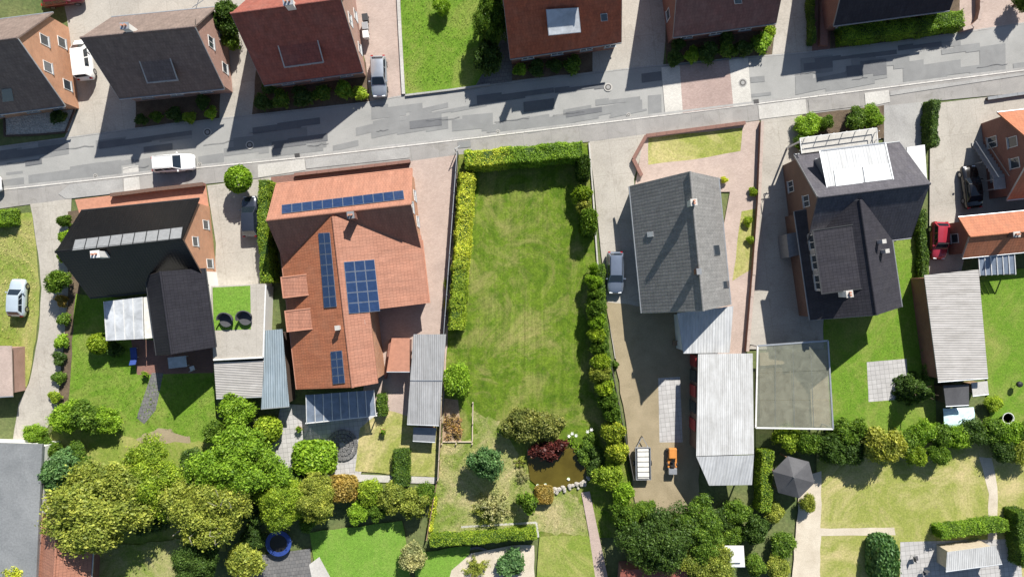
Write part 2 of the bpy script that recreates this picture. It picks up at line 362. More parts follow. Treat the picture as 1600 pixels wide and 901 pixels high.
def prism_px(name, pts, zm, z0, z1, mat, parent=None, inset=0.0):
    T = [W(x, y, zm) for x, y in pts]; c = sum(T, Vector()) / len(T)
    if inset: T = [p + (c - p).normalized() * inset for p in T]
    return G().prism([Vector((p.x, p.y, z0)) for p in T], [Vector((p.x, p.y, z1)) for p in T]).build(name, mat, parent)
def copy_tree(o, parent=None):
    c = o.copy(); col.objects.link(c)
    if parent: c.parent = parent
    for ch in list(o.children): copy_tree(ch, c)
    return c
# ------------------------------------------------------------- ground, road, pavements
ST = math.radians(6.6)
g_ = mesh('ground', [(-900, -900, 0), (900, -900, 0), (900, 900, 0), (-900, 900, 0)], [(0, 1, 2, 3)], 'ground'); struct(g_, 'bare earth and weedy ground around the gardens')

KERB = [(-60, 304), (0, 297), (130, 283), (193, 276), (313, 262), (477, 246), (750, 215), (1000, 185), (1100, 173), (1250, 154), (1600, 110), (1660, 102)]
NORTH = [(-60, 238), (0, 231), (105, 217), (200, 204), (345, 187), (580, 161), (620, 153), (735, 138), (1000, 107), (1180, 90), (1250, 85), (1400, 67), (1500, 53), (1600, 38), (1660, 30)]
PROP = [(-60, 336), (0, 326), (100, 312), (300, 290), (420, 277), (640, 252), (717, 242), (918, 222), (1005, 211), (1187, 188), (1300, 174), (1450, 159), (1600, 145), (1660, 138)]
# gardens and drives north of the street
sheet('driveway', [(100, 216), (123, 168), (105, 30), (90, -40), (440, -40), (440, 110), (392, 181), (345, 186), (200, 203)], 'concrete', 'pale concrete drive between the dark roofed brick houses')
sheet('planting_bed', [(212, 150), (345, 130), (342, 184), (212, 199)], 'soil', jit=.08)
sheet('planting_bed', [(394, 181), (400, 110), (578, 95), (578, 160)], 'soil', jit=.08)
sheet('driveway', [(578, 161), (572, 100), (535, -40), (624, -40), (632, 151)], 'pavers_pink', 'pink paver drive beside the wine red roof')
sheet('lawn', [(630, 150), (624, -40), (790, -40), (792, 110), (770, 132)], 'lawn_fresh', 'bright green lawn across the street', jit=.1)
sheet('front_yard', [(742, 136), (782, 70), (788, -40), (1075, -40), (1040, 60), (1036, 102)], 'concrete', 'pale concrete drive beside the rust red roof')
sheet('front_yard', [(742, 137), (784, 60), (800, 60), (800, 128)], 'slabs_dark')
sheet('planting_bed', [(800, 127), (800, 80), (925, 68), (925, 112)], 'soil', jit=.06)
sheet('planting_bed', [(1040, 102), (1040, 40), (1214, 20), (1205, 87)], 'soil', jit=.06)
sheet('driveway', [(1206, 88), (1220, -40), (1290, -40), (1268, 82)], 'concrete', 'pale concrete drive leading past the wine brown roof')
sheet('front_yard', [(1268, 82), (1275, -40), (1300, -40), (1297, 78)], 'pavers_rust')
sheet('planting_bed', [(1298, 78), (1298, 10), (1500, -20), (1497, 52)], 'soil', jit=.06)
sheet('driveway', [(1498, 53), (1500, -40), (1670, -40), (1670, 28)], 'pavers_pink', 'pink paver drive behind the curved brick wall')
gb = sheet('gravel_bed', [(8, 214), (8, 172), (104, 160), (120, 170), (108, 205)], 'pebble', 'bed of pale pebbles before the dark roof')
# road with repairs, and dark strips painted into the house shadows
road = sheet('road', NORTH + KERB[::-1], 'asphalt', 'grey asphalt street patched with darker repairs and painted shade strips')
pv = []
def strip(pts_a, pts_b, *a, **k): return sheet(a[0], pts_a + pts_b[::-1], *a[1:], **k)
pav = strip([(x, y + 1) for x, y in KERB], PROP, 'pavement', 'pave_asphalt', 'worn asphalt pavement along the gardens')
LEVEL[0] += 1; PZ = .004 * LEVEL[0]
PN = [0]
def patch(pts, mat='asphalt_patch', name='asphalt_patch', parent=None, z=0.0):
    PN[0] += 1; z = z + .0006 * PN[0]
    P = [W(*p) for p in pts]; o = mesh(name, [Vector((p.x, p.y, PZ + z)) for p in P], [list(range(len(P)))], mat, ang=ST)
    if o.data.polygons[0].normal.z < 0: o.data.flip_normals()
    o.parent = parent or road; return o
def band(x0, y0, x1, y1, h, mat='asphalt_patch', z=0.0):
    """repair or painted shade strip with straight saw cuts and at most two square steps; (x0,y0)-(x1,y1) is its upper edge"""
    ln = x1 - x0; f = lambda t: y0 + (y1 - y0) * t; X = lambda t: x0 + ln * t
    if ln < 60: return patch([(x0, y0), (x1, y1), (x1 + .6, y1 + h), (x0 + .6, y0 + h)], mat, z=z)
    a, b = random.uniform(.25, .45), random.uniform(.55, .8); s = random.choice((-.25, .25, .3)) * h; q = random.choice((-.2, .25)) * h
    patch([(x0, y0), (X(a), f(a)), (X(a), f(a) + s), (x1, y1 + s), (x1 + .6, y1 + h), (X(b), f(b) + h), (X(b), f(b) + h + q), (x0 + .6, y0 + h + q)], mat, z=z)
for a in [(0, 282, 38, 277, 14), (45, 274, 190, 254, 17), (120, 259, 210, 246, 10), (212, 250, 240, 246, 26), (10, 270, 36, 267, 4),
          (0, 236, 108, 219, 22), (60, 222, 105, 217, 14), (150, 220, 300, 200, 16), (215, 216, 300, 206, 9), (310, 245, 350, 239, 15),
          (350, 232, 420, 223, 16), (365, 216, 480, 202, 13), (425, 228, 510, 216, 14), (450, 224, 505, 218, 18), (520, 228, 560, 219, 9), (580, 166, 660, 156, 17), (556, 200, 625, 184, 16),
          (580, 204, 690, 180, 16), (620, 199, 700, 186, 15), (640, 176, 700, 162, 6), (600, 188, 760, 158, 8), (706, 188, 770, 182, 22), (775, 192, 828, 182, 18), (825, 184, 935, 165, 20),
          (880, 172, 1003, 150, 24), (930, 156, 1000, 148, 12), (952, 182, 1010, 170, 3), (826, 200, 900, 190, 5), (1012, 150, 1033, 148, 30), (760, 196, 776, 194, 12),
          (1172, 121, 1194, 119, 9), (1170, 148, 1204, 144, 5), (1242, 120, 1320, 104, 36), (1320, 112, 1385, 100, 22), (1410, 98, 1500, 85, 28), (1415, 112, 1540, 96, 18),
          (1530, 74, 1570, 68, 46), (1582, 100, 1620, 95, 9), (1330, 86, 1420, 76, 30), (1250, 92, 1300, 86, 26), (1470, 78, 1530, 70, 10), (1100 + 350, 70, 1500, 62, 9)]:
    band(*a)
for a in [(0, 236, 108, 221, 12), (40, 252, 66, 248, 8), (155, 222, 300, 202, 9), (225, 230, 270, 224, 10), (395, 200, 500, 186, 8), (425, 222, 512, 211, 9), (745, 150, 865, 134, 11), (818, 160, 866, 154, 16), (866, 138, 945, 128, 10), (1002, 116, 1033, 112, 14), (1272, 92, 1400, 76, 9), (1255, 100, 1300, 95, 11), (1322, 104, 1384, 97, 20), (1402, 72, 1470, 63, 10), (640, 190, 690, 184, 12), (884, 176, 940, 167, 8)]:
    band(*a, mat='asphalt_dark_and_shade', z=.004)  # dark repairs set along the house shadows, deepening the shade by colour
patch([(1033, 106), (1062, 103), (1067, 177), (1039, 180)], 'pavers_pale', 'paver_field', z=.012)
patch([(1061.5, 103), (1139, 94), (1146, 167), (1066.5, 177)], 'pavers_red', 'paver_field', z=.012)
patch([(1138.5, 94), (1168, 91), (1174, 164), (1145.5, 167)], 'pavers_pale', 'paver_field', z=.012)
patch([(193, 262), (217, 259), (218, 272), (193, 275)], 'concrete_pale', 'concrete_patch', z=.012)
for pts, mt in [([(194, 279), (218, 276), (220, 299), (195, 302)], 'concrete_pale'), ([(403, 258), (476, 248), (478, 266), (404, 278)], 'concrete_pale'),
                ([(110, 288), (192, 279), (194, 301), (104, 311), (92, 303)], 'concrete_grey'), ([(1184, 165), (1258, 155), (1260, 178), (1186, 187)], 'concrete_pale'),
                ([(1350, 146), (1388, 141), (1390, 160), (1352, 168)], 'concrete_pale'), ([(1262, 156), (1348, 146), (1348, 166), (1264, 176)], 'pave_asphalt'),
                ([(715, 222), (735, 220), (736, 230), (716, 232)], 'asphalt_patch'), ([(477, 249), (640, 230), (640, 247), (479, 264)], 'concrete_grey'), ([(1390, 143), (1600, 114), (1600, 118), (1390, 150)], 'concrete_grey')]:
    patch(mt and pts, mt, 'pavement_patch', pav, z=.002)
for k in range(17):
    x = 30 + k * 92 + random.uniform(-25, 25)
    if 930 < x < 1180: continue
    yk = 297 - x * .117 if x < 1000 else 185 - (x - 1000) * .125; y = yk - random.uniform(8, 62); L_ = random.uniform(14, 55); pts = []; hh = []
    for i in range(7): t = i / 6; yy = y - L_ * t * .117 + random.uniform(-1.2, 1.2); pts.append((x + L_ * t, yy)); hh.append((x + L_ * t, yy + random.uniform(.5, .9)))
    patch(pts + hh[::-1], 'asphalt_dark_and_shade', 'sealed_crack', z=.016)
# kerbs: single stones, a real step
def kerb(name, line, off, hgt, label, mat='kerbstone'):
    r = root(name, (0, 0, 0)); struct(r, label)
    P = [W(*p) for p in line]; me = None
    for a, b in zip(P, P[1:]):
        d = b - a; n = max(1, round(d.length / 1.0)); s = d.length / n
        for i in range(n):
            c = a + d * ((i + .5) / n)
            if me is None:
                o = G().box(-.5, -.08, -.1, .5, .08, hgt).build('kerb_stone', mat, r, local=True, bevel=.012); me = o.data
            else: o = link('kerb_stone', me, mat, r)
            o.location = c + Vector((-d.y, d.x, 0)).normalized() * off + Vector((0, 0, random.uniform(-.006, .006)))
            o.rotation_euler = (0, 0, math.atan2(d.y, d.x) + random.uniform(-.004, .004)); o.scale = (s * .985, 1, 1)
kerb('kerb', KERB, 0.0, .11, 'line of pale kerb stones beside the worn pavement')
kerb('kerb', NORTH, .1, .06, 'line of grey kerb stones under the row of house fronts', 'concrete_grey')
gut = strip([(x, y - 4.5) for x, y in KERB], [(x, y - 1.3) for x, y in KERB], 'gutter', 'concrete_grey', 'narrow concrete gutter beside the kerb', z=PZ + .05)
# gravel
# gardens south of the street
sheet('lawn', [(-60, 350), (52, 330), (58, 400), (64, 450), (58, 530), (42, 605), (-60, 625)], 'lawn_mid', 'front lawn where the pale blue car is parked', jit=.1)
sheet('driveway', [(48, 319), (112, 311), (108, 480), (98, 560), (90, 640), (62, 692), (20, 692), (30, 630), (46, 598), (60, 530), (66, 450), (58, 380)], 'concrete', 'long concrete drive beside the dry front lawn', jit=.05)
sheet('planting_bed', [(108, 330), (128, 326), (126, 480), (124, 640), (90, 640), (99, 560), (108, 440)], 'soil', jit=.1)
sheet('front_yard', [(118, 312), (322, 288), (328, 330), (128, 345)], 'terracotta', 'terracotta paved front yard')
sheet('lawn', [(118, 460), (240, 470), (335, 560), (342, 700), (215, 705), (108, 645)], 'lawn_fresh', 'fresh lawn behind the black roofed house', jit=.12)
sheet('terrace', [(205, 528), (336, 540), (334, 582), (215, 585)], 'pavers_rust', 'rust paver terrace behind the black roofed house')
sheet('path', [(238, 582), (256, 582), (244, 640), (226, 662), (214, 652)], 'slabs_dark', 'dark slab path across the lawn')
sheet('planting_bed', [(205, 690), (240, 668), (300, 680), (310, 720), (215, 728)], 'yard_gravel', jit=.35, step=.8)
sheet('lawn', [(108, 645), (225, 690), (345, 690), (352, 720), (352, 860), (60, 860), (80, 680)], 'lawn_mid', 'shaded grass beneath the back trees', jit=.2)
sheet('driveway', [(324, 290), (424, 277), (426, 470), (335, 470), (338, 380)], 'concrete', 'pale concrete drive behind the round tree')
sheet('planting_bed', [(424, 277), (644, 252), (644, 275), (426, 300)], 'pavers_rust')
sheet('driveway', [(642, 252), (716, 242), (702, 520), (694, 660), (560, 660), (600, 400)], 'pavers_pink', 'pink paver drive beside the orange roof')
sheet('terrace', [(440, 630), (600, 640), (562, 745), (490, 745), (420, 720)], 'slabs_grey', 'grey slab terrace below the glazed veranda')
sheet('lawn', [(556, 736), (562, 668), (600, 640), (690, 660), (684, 745)], 'lawn_dry', 'dry lawn below the glazed veranda', jit=.1)
sheet('path', [(505, 738), (690, 745), (690, 755), (505, 750)], 'concrete_pale', 'pale stone edging path behind the dry lawn')
plot_pts = [(717, 242), (918, 224), (930, 400), (946, 560), (984, 745), (996, 838), (845, 838), (672, 832), (690, 690), (700, 520)]
sheet('lawn', plot_pts, 'lawn_plot', 'long mown lawn framed by hedges', jit=.04)
sheet('lawn', [(690, 692), (740, 690), (742, 640), (770, 655), (790, 690), (815, 720), (835, 765), (905, 770), (925, 838), (672, 832)], 'lawn_rough', 'rough dry grass around the pond', jit=.55, step=.7)
sheet('planting_bed', [(695, 622), (716, 624), (721, 690), (691, 690)], 'drybed', 'bare bed of dry stalks inside wooden edging', jit=.05)
sheet('driveway', [(921, 222), (1010, 210), (990, 280), (1010, 495), (1070, 495), (1085, 560), (960, 560), (950, 490), (932, 330)], 'concrete', 'pale concrete drive beside the grey tiled house', jit=.03)
sheet('front_yard', [(1006, 212), (1186, 189), (1180, 330), (1163, 565), (1090, 565), (1140, 300), (990, 300)], 'pavers_pink', 'pale pink paving around the grey tiled house')
sheet('lawn', [(1013, 216), (1160, 200), (1156, 236), (1108, 246), (1012, 258)], 'lawn_dry', 'small dry front lawn behind the low wall', jit=.04)
sheet('lawn', [(1158, 330), (1181, 326), (1174, 420), (1144, 438)], 'lawn_dry', 'dry grass strip beside the brick wall', jit=.05)
sheet('yard', [(946, 470), (1090, 490), (1092, 800), (992, 800), (976, 650)], 'yard_gravel', 'brown gravel yard with the trailer', jit=.1)
sheet('terrace', [(1028, 590), (1062, 588), (1066, 690), (1030, 690)], 'slabs_grey', 'grey slab strip in the gravel yard')
sheet('driveway', [(1188, 188), (1252, 180), (1255, 200), (1290, 545), (1180, 545), (1168, 545)], 'concrete', 'wide concrete drive beside the slate roof')
sheet('planting_bed', [(1250, 181), (1380, 165), (1382, 215), (1250, 240)], 'soil', jit=.06)
sheet('front_yard', [(1380, 166), (1441, 160), (1442, 300), (1400, 380), (1380, 300)], 'concrete_grey', 'grey concrete parking place beside the slate roof')
sheet('lawn', [(1285, 495), (1405, 370), (1446, 370), (1462, 670), (1290, 685)], 'lawn_fresh', 'fresh lawn behind the slate roof', jit=.1)
sheet('terrace', [(1353, 565), (1415, 560), (1419, 622), (1356, 627)], 'slabs_grey', 'square of pale slabs in the lawn')
sheet('driveway', [(1452, 163), (1660, 138), (1660, 340), (1520, 340), (1500, 425), (1450, 432)], 'concrete', 'pale concrete drive where the red car is parked')
sheet('lawn', [(1528, 425), (1660, 415), (1660, 672), (1545, 665)], 'lawn_fresh', 'fresh lawn beside the long fibre roof', jit=.1)
sheet('lawn', [(1275, 690), (1660, 690), (1660, 960), (1275, 960)], 'lawn_dry', 'wide dry lawn behind the hedge row', jit=.1)
sheet('path', [(1250, 745), (1282, 735), (1280, 960), (1230, 960)], 'sand_path', 'sandy path beside the wide dry lawn', jit=.08)
sheet('path', [(1278, 824), (1395, 823), (1398, 834), (1278, 835)], 'sand_path', 'narrow sandy path to the clipped yew', jit=.05)
sheet('path', [(1528, 712), (1548, 715), (1557, 760), (1556, 870), (1540, 870), (1543, 770)], 'sand_path', 'narrow sandy path to the white shed', jit=.05)
sheet('terrace', [(1405, 845), (1590, 840), (1600, 960), (1405, 960)], 'slabs_grey', 'slab terrace around the white shed')
sheet('lawn', [(486, 830), (630, 812), (650, 960), (505, 960)], 'turf_green', 'brilliant green lawn with a pale curved edge', jit=.1)
sheet('lawn', [(150, 855), (290, 840), (300, 960), (140, 960)], 'lawn_rough', 'shady lawn beneath the large trees', jit=.2)
sheet('lawn', [(650, 862), (735, 850), (715, 960), (645, 960)], 'turf_green', 'brilliant green lawn beside the round bed', jit=.1)
sheet('path', [(735, 862), (800, 850), (835, 850), (835, 960), (690, 960), (705, 890)], 'sand_path', 'sandy ground around the round bed', jit=.08)
sheet('lawn', [(842, 836), (925, 836), (948, 960), (836, 960)], 'lawn_mid', 'dry grass strip beside the red paver path', jit=.08)
sheet('path', [(908, 768), (921, 766), (934, 828), (962, 960), (938, 960), (920, 832)], 'pavers_pink', 'narrow red paver path leading to the pond')
sheet('terrace', [(390, 868), (486, 855), (490, 960), (330, 960)], 'slabs_dark', 'dark terrace beside the trampoline')
sheet('path', [(484, 880), (500, 868), (520, 905), (524, 960), (500, 960)], 'concrete_pale', 'pale curved edging of the brilliant lawn')
# manhole covers and drains
def cover(px, py, r=.34, sq=False, pale=False, label=None, group=None):
    t = root('drain_grate' if sq else 'manhole_cover', W(px, py) + Vector((0, 0, PZ + .06)), ST)
    if sq:
        G().box(-.28, -.22, 0, .28, .22, .012).build('frame', 'iron', t, local=True)
        for i in range(5): G().box(-.22 + i * .1, -.17, .012, -.17 + i * .1, .17, .022).build('bar', 'dark_metal', t, local=True)
    else:
        n = 24; ring = [(math.cos(2 * math.pi * i / n), math.sin(2 * math.pi * i / n)) for i in range(n)]
        G().prism([(x * r * 1.35, y * r * 1.35, 0) for x, y in ring], [(x * r * 1.35, y * r * 1.35, .008) for x, y in ring]).build('collar', 'concrete_pale' if pale else 'concrete_grey', t, local=True)
        G().prism([(x * r, y * r, .008) for x, y in ring], [(x * r, y * r, .018) for x, y in ring]).build('lid', 'iron', t, local=True)
        G().prism([(x * r * .6, y * r * .6, .018) for x, y in ring], [(x * r * .6, y * r * .6, .024) for x, y in ring]).build('lid_centre', 'concrete_grey', t, local=True)
    tag(t, label, 'drain' if sq else 'manhole', group)
for p in [(325, 207), (391, 227), (950, 137)]: cover(*p, pale=True, label='round manhole cover with pale concrete collar in the shaded half of the street', group='manholes in the street')
cover(1160, 130, label='round manhole cover set in the pale paver band')
for p in [(150, 275), (313, 257), (778, 206), (982, 180)]: cover(*p, r=.17, pale=True, label='small round valve cover near the pavement kerb', group='valve covers in the street')
for p in [(465, 243), (1181, 159)]: cover(*p, sq=True, label='square iron drain grate in the gutter', group='drain grates in the gutter')

# ------------------------------------------------------------- houses
WC = {}
def window(parent, c, u, nrm, w, h, name='window', frame='white_paint', mull=True):
    """frame bars proud of the wall, pane set back, sill below; c = centre on the wall face"""
    up = nrm.cross(u); up = up if up.z > 0 else -up
    def q(a, b, d): return c + u * a + up * b + nrm * d
    g = G(); t = .06; mull = mull and w > 1.15
    def bx(a0, b0, a1, b1, d0, d1): g.prism([q(a0, b0, d0), q(a1, b0, d0), q(a1, b1, d0), q(a0, b1, d0)], [q(a0, b0, d1), q(a1, b0, d1), q(a1, b1, d1), q(a0, b1, d1)])
    bx(-w/2, -h/2, -w/2 + t, h/2, -.05, .05); bx(w/2 - t, -h/2, w/2, h/2, -.05, .05); bx(-w/2 + t, h/2 - t, w/2 - t, h/2, -.05, .05); bx(-w/2 + t, -h/2, w/2 - t, -h/2 + t, -.05, .05)
    if mull: bx(-t/2, -h/2 + t, t/2, h/2 - t, -.04, .04)
    f = g.build(name, frame, parent)
    g = G(); bx(-w/2 + t * .5, -h/2 + t * .5, w/2 - t * .5, h/2 - t * .5, -.03, .012); g.build('pane', 'glass', f)
    g = G(); bx(-w/2 - .08, -h/2 - .08, w/2 + .08, -h/2 - .005, -.03, .13); g.build('sill', 'zinc', f)
    return f
class House: pass
def gable(name, label, A, B, he, depth, hr, roofm, wallm, ov=.45, vg=.25, wins=(), cat='house', world=False, parent=None, th=.2, cap=None, gutm='zinc', walls=True):
    a = Vector(A) if world else W(A[0], A[1], he); b = Vector(B) if world else W(B[0], B[1], he)
    h = House(); u = b - a; u.z = 0; L = u.length; u.normalize(); v = Vector((-u.y, u.x, 0)); Z = Vector((0, 0, 1))
    h.u, h.v, h.L, h.d, h.he, h.hr, h.a = u, v, L, depth, he, hr, a
    base = Vector((a.x, a.y, 0))
    def P(x, y, z): return base + u * x + v * y + Z * z
    h.P = P; sl = (hr - he) / (depth / 2)
    r = parent or tag(root(name, P(L / 2, depth / 2, 0), math.atan2(u.y, u.x)), label, cat)
    h.root = r
    zt = he + sl * ov - th * 1.25; zr = hr - th * 1.3
    pr = [(ov, 0), (depth - ov, 0), (depth - ov, zt), (depth / 2, zr), (ov, zt)]
    if walls: h.wall = G().prism([P(vg, y, z) for y, z in pr], [P(L - vg, y, z) for y, z in pr]).build('wall', wallm, r)
    pr = [(0, he), (depth / 2, hr), (depth, he), (depth, he - th), (depth / 2, hr - th * 1.2), (0, he - th)]
    g = G(); n = 6
    g.add([P(0, y, z) for y, z in pr] + [P(L, y, z) for y, z in pr], [(0, 1, 7, 6), (1, 2, 8, 7), (2, 3, 9, 8), (3, 4, 10, 9), (4, 5, 11, 10), (5, 0, 6, 11), (0, 5, 4, 1), (1, 4, 3, 2), (6, 7, 10, 11), (7, 8, 9, 10)])
    h.roof = g.build('roof', roofm, r)
    G().tube(P(-.02, depth / 2, hr - .02), P(L + .02, depth / 2, hr - .02), .13, n=10).build('ridge_cap', cap or roofm, h.roof)
    for y in (-.06, depth + .06): G().tube(P(.0, y, he - .1), P(L, y, he - .1), .08, n=8).build('gutter', gutm, h.roof)
    for x in (.0, L): G().prism([P(x - .03, 0, he - th - .05), P(x + .03, 0, he - th - .05), P(x + .03, depth / 2, hr - th * 1.2 - .05), P(x - .03, depth / 2, hr - th * 1.2 - .05)],
                                 [P(x - .03, 0, he - .01), P(x + .03, 0, he - .01), P(x + .03, depth / 2, hr - .01), P(x - .03, depth / 2, hr - .01)]).add([], []).build('verge_board', 'wood_dark' if gutm == 'dark_metal' else gutm, h.roof)
    for side, t, z, w, hh in wins:
        if side == 'S': window(r, P(t, ov, z), u, -v, w, hh)
        if side == 'N': window(r, P(t, depth - ov, z), u, v, w, hh)
        if side == 'W': window(r, P(vg, t, z), v, -u, w, hh)
        if side == 'E': window(r, P(L - vg, t, z), v, u, w, hh)
    nS = u.cross(v * (depth / 2) + Z * (hr - he)).normalized(); nN = (v * (depth / 2) - Z * (hr - he)).cross(u).normalized()
    if nS.z < 0: nS = -nS
    if nN.z < 0: nN = -nN
    h.pl = {'S': (P(0, 0, he), nS), 'N': (P(0, depth, he), nN)}
    return h
def panels(h, side, quad, nx, ny, name='solar_panel', lift=.10, gap=.02, pane='pv_cell', frame='pv_frame', th=.05, parent=None, fr=.035):
    """panels on a roof slope; quad = pixel corners (top left, top right, bottom right, bottom left) seen on that slope"""
    p0, n = h.pl[side] if isinstance(side, str) else side
    Q = [on_plane(x, y, p0 + n * lift, n) for x, y in quad]; par = parent or h.roof
    def bl(s, t): return Q[0].lerp(Q[1], s).lerp(Q[3].lerp(Q[2], s), t)
    for j in range(ny):
        for i in range(nx):
            c = [bl(i / nx, j / ny), bl((i + 1) / nx, j / ny), bl((i + 1) / nx, (j + 1) / ny), bl(i / nx, (j + 1) / ny)]; m = sum(c, Vector()) / 4
            def sh(p, d): return p + (m - p).normalized() * d
            o = [sh(p, gap) for p in c]; q = [sh(p, gap + fr * 1.4) for p in c]
            body = G().prism([p - n * th for p in o], o)
            body.prism([p for p in q], [p + n * .006 for p in q])
            ob = body.build(name, frame, par)
            ob.data.materials.append(M[pane])
            for f in ob.data.polygons:
                if f.index >= 6: f.material_index = 1
def block(h, name, px, py, ztop, w, d, mat, zlow, cap=None, parent=None):
    """chimney or vent: a shaft standing through the roof; px,py = its top seen in the photograph"""
    c = W(px, py, ztop); u, v = h.u, h.v
    def R(s, z): return [Vector((c.x, c.y, z)) + u * x * w / 2 * s + v * y * d / 2 * s for x, y in ((-1, -1), (1, -1), (1, 1), (-1, 1))]
    o = G().prism(R(1, zlow), R(1, ztop)).build(name, mat, parent or h.roof)
    G().prism(R(1.18, ztop), R(1.18, ztop + .1)).build('cap', cap or 'concrete_pale', parent or h.roof)
    for k in (-.22, .22):
        if w > .5: G().tube(Vector((c.x, c.y, ztop + .1)) + u * k * w, Vector((c.x, c.y, ztop + .38)) + u * k * w, .1, n=10).build('chimney_pot', 'terracotta', parent or h.roof)
    return o
def dormer(h, side, x0, x1, yf, hf, pitch, roofm, wallm, wins=2, lip=.3, frame='white_paint'):
    """shed dormer: front wall yf metres up from the eave (plan), hf high, roof falling to the front at `pitch`"""
    sl = (h.hr - h.he) / (h.d / 2); zf = h.he + sl * yf; zt = zf + hf; yb = (zt - pitch * yf - h.he) / (sl - pitch)
    yb = min(yb, h.d / 2)
    def P(x, y, z): return h.P(x, y, z) if side == 'S' else h.P(x, h.d - y, z)
    g = G(); zb = zt + pitch * (yb - yf)
    pr = [(yf, zf - .3), (yf, zt - .12), (yb, zb - .12), (yb, zb - .5)]
    w = g.prism([P(x0 + .12, y, z) for y, z in pr], [P(x1 - .12, y, z) for y, z in pr]).build('dormer', wallm, h.root)
    T = [(x0 - .1, yf - lip, zt - pitch * lip), (x1 + .1, yf - lip, zt - pitch * lip), (x1 + .1, yb + .1, zb + .02 + pitch * .1), (x0 - .1, yb + .1, zb + .02 + pitch * .1)]
    G().prism([P(x, y, z - .14) for x, y, z in T], [P(x, y, z) for x, y, z in T]).build('dormer_roof', roofm, w)
    for e in (0, 1, 2):
        A_, B_ = ((T[0], T[3]), (T[1], T[2]), (T[0], T[1]))[e]; s_ = .06
        G().prism([P(A_[0] - s_, A_[1] - s_ * (e == 2), A_[2] + .005), P(B_[0] + s_ * (e == 2) - s_ * (e != 2), B_[1] - s_ * (e == 2), B_[2] + .005), P(B_[0] + s_, B_[1] + s_ * (e == 2), B_[2] + .005), P(A_[0] + s_ - 2 * s_ * (e == 2), A_[1] + s_ * (e == 2), A_[2] + .005)],
                  [P(A_[0] - s_, A_[1] - s_ * (e == 2), A_[2] + .06), P(B_[0] + s_ * (e == 2) - s_ * (e != 2), B_[1] - s_ * (e == 2), B_[2] + .06), P(B_[0] + s_, B_[1] + s_ * (e == 2), B_[2] + .06), P(A_[0] + s_ - 2 * s_ * (e == 2), A_[1] + s_ * (e == 2), A_[2] + .06)]).build('flashing', {'sheet_pale': 'zinc', 'tile_slate': 'dark_metal', 'tile_orange': 'terracotta'}.get(roofm, 'concrete_pale'), w)
    if wins:
        n = -h.v if side == 'S' else h.v; wd = (x1 - x0) / wins
        for i in range(wins):
            window(w, P(x0 + wd * (i + .5), yf, (zf + zt) / 2 - .02), h.u, n, wd * .72, max(.5, hf - .45), 'dormer_window', frame)
    return (P(x0, yf, zt), (P(x1, yf, zt) - P(x0, yf, zt)).cross(P(x0, yb, zb) - P(x0, yf, zt)).normalized() * (1 if side == 'S' else -1)), w

# --- the row across the street
def gwin(d, ze, rows=2, w=1.1, h=1.25, sp=.3):
    out = []
    for k in range(rows):
        for s in (-1, 1): out.append(('E', d / 2 + s * d * (.24 if k == 0 else .15), ze + k * 2.6, w, h))
    return out
def mirror(ws): return [('W',) + w[1:] for w in ws]
SW3 = [('S', t, 1.6, 1.3, 1.3) for t in (2.0, 5.2, 8.4)]
h1 = gable('brick_house', 'orange brick house with black tiles behind the pebble bed', (-70, 187), (101, 165), 2.9, 9.9, 9.0, 'tile_brown', 'brick_orange', wins=[('E', 2.6, 1.6, 1.1, 1.3), ('E', 7.2, 1.6, 1.1, 1.3), ('E', 3.6, 4.5, 1.1, 1.3), ('E', 6.4, 4.5, 1.1, 1.3), ('S', 3, 1.5, 1.4, 1.3), ('S', 7, 1.5, 1.4, 1.3), ('S', 9.8, 1.5, 1.2, 1.3)])
panels(h1, 'S', [(2, 140), (18, 138), (22, 158), (4, 160)], 1, 1, 'skylight', .06, pane='glass', frame='lead')
h2 = gable('brick_house', 'pinkish brick house with dark brown tiles across from the white car', (186, 154), (350, 138), 3.0, 8.6, 8.8, 'tile_brown', 'brick_pink', wins=[('E', 2.6, 1.6, 1.1, 1.3), ('E', 6.0, 1.6, 1.1, 1.3), ('E', 4.3, 4.6, 1.2, 1.3), ('W', 4.3, 4.6, 1.2, 1.3)] + SW3)
dormer(h2, 'S', 4.3, 7.2, .9, 1.05, .62, 'tile_brown', 'lead', 2, frame='grey_metal')
block(h2, 'chimney', 195, 41, 9.7, .7, .55, 'render_white', 6.5, 'zinc')
G().bar(W(300, 12, 9.2), W(318, 0, 9.6), .04, .04).bar(W(306, 14, 9.2), W(312, -6, 9.6), .04, .04).tube(W(305, 9, 7.4), W(305, 8, 9.7), .03).build('antenna', 'zinc', h2.roof)
h3 = gable('brick_house', 'brick house with wine red tiles beside the silver car', (412, 133), (567, 112), 3.0, 9.6, 9.9, 'tile_red', 'brick_pink', wins=[('E', 3, 1.6, 1.1, 1.3), ('E', 6.6, 1.6, 1.1, 1.3), ('E', 4.8, 5.0, 1.2, 1.3), ('W', 4.8, 5.0, 1.2, 1.3)] + SW3, gutm='lead')
dormer(h3, 'S', 3.2, 7.0, 1.0, 1.05, .68, 'tile_red', 'lead', 3, frame='grey_metal')
block(h3, 'chimney', 450, 3, 10.7, .8, .6, 'render_white', 7.5, 'zinc')
h4 = gable('brick_house', 'brick house with rust red tiles and one large white skylight', (797, 92), (971, 66), 3.2, 10.4, 8.3, 'tile_rust', 'brick_red', wins=SW3 + [('S', 11, 1.6, 1.2, 1.3), ('W', 5.2, 4.9, 1.2, 1.3), ('W', 3, 1.6, 1.1, 1.3)], gutm='lead')
p0_, n_4 = h4.pl['S']; sk = [on_plane(x, y, p0_ + n_4 * d, n_4) for x, y, d in ((857, 56, 1.3), (908, 51, 1.3), (904, 12, .25), (853, 15, .25))]
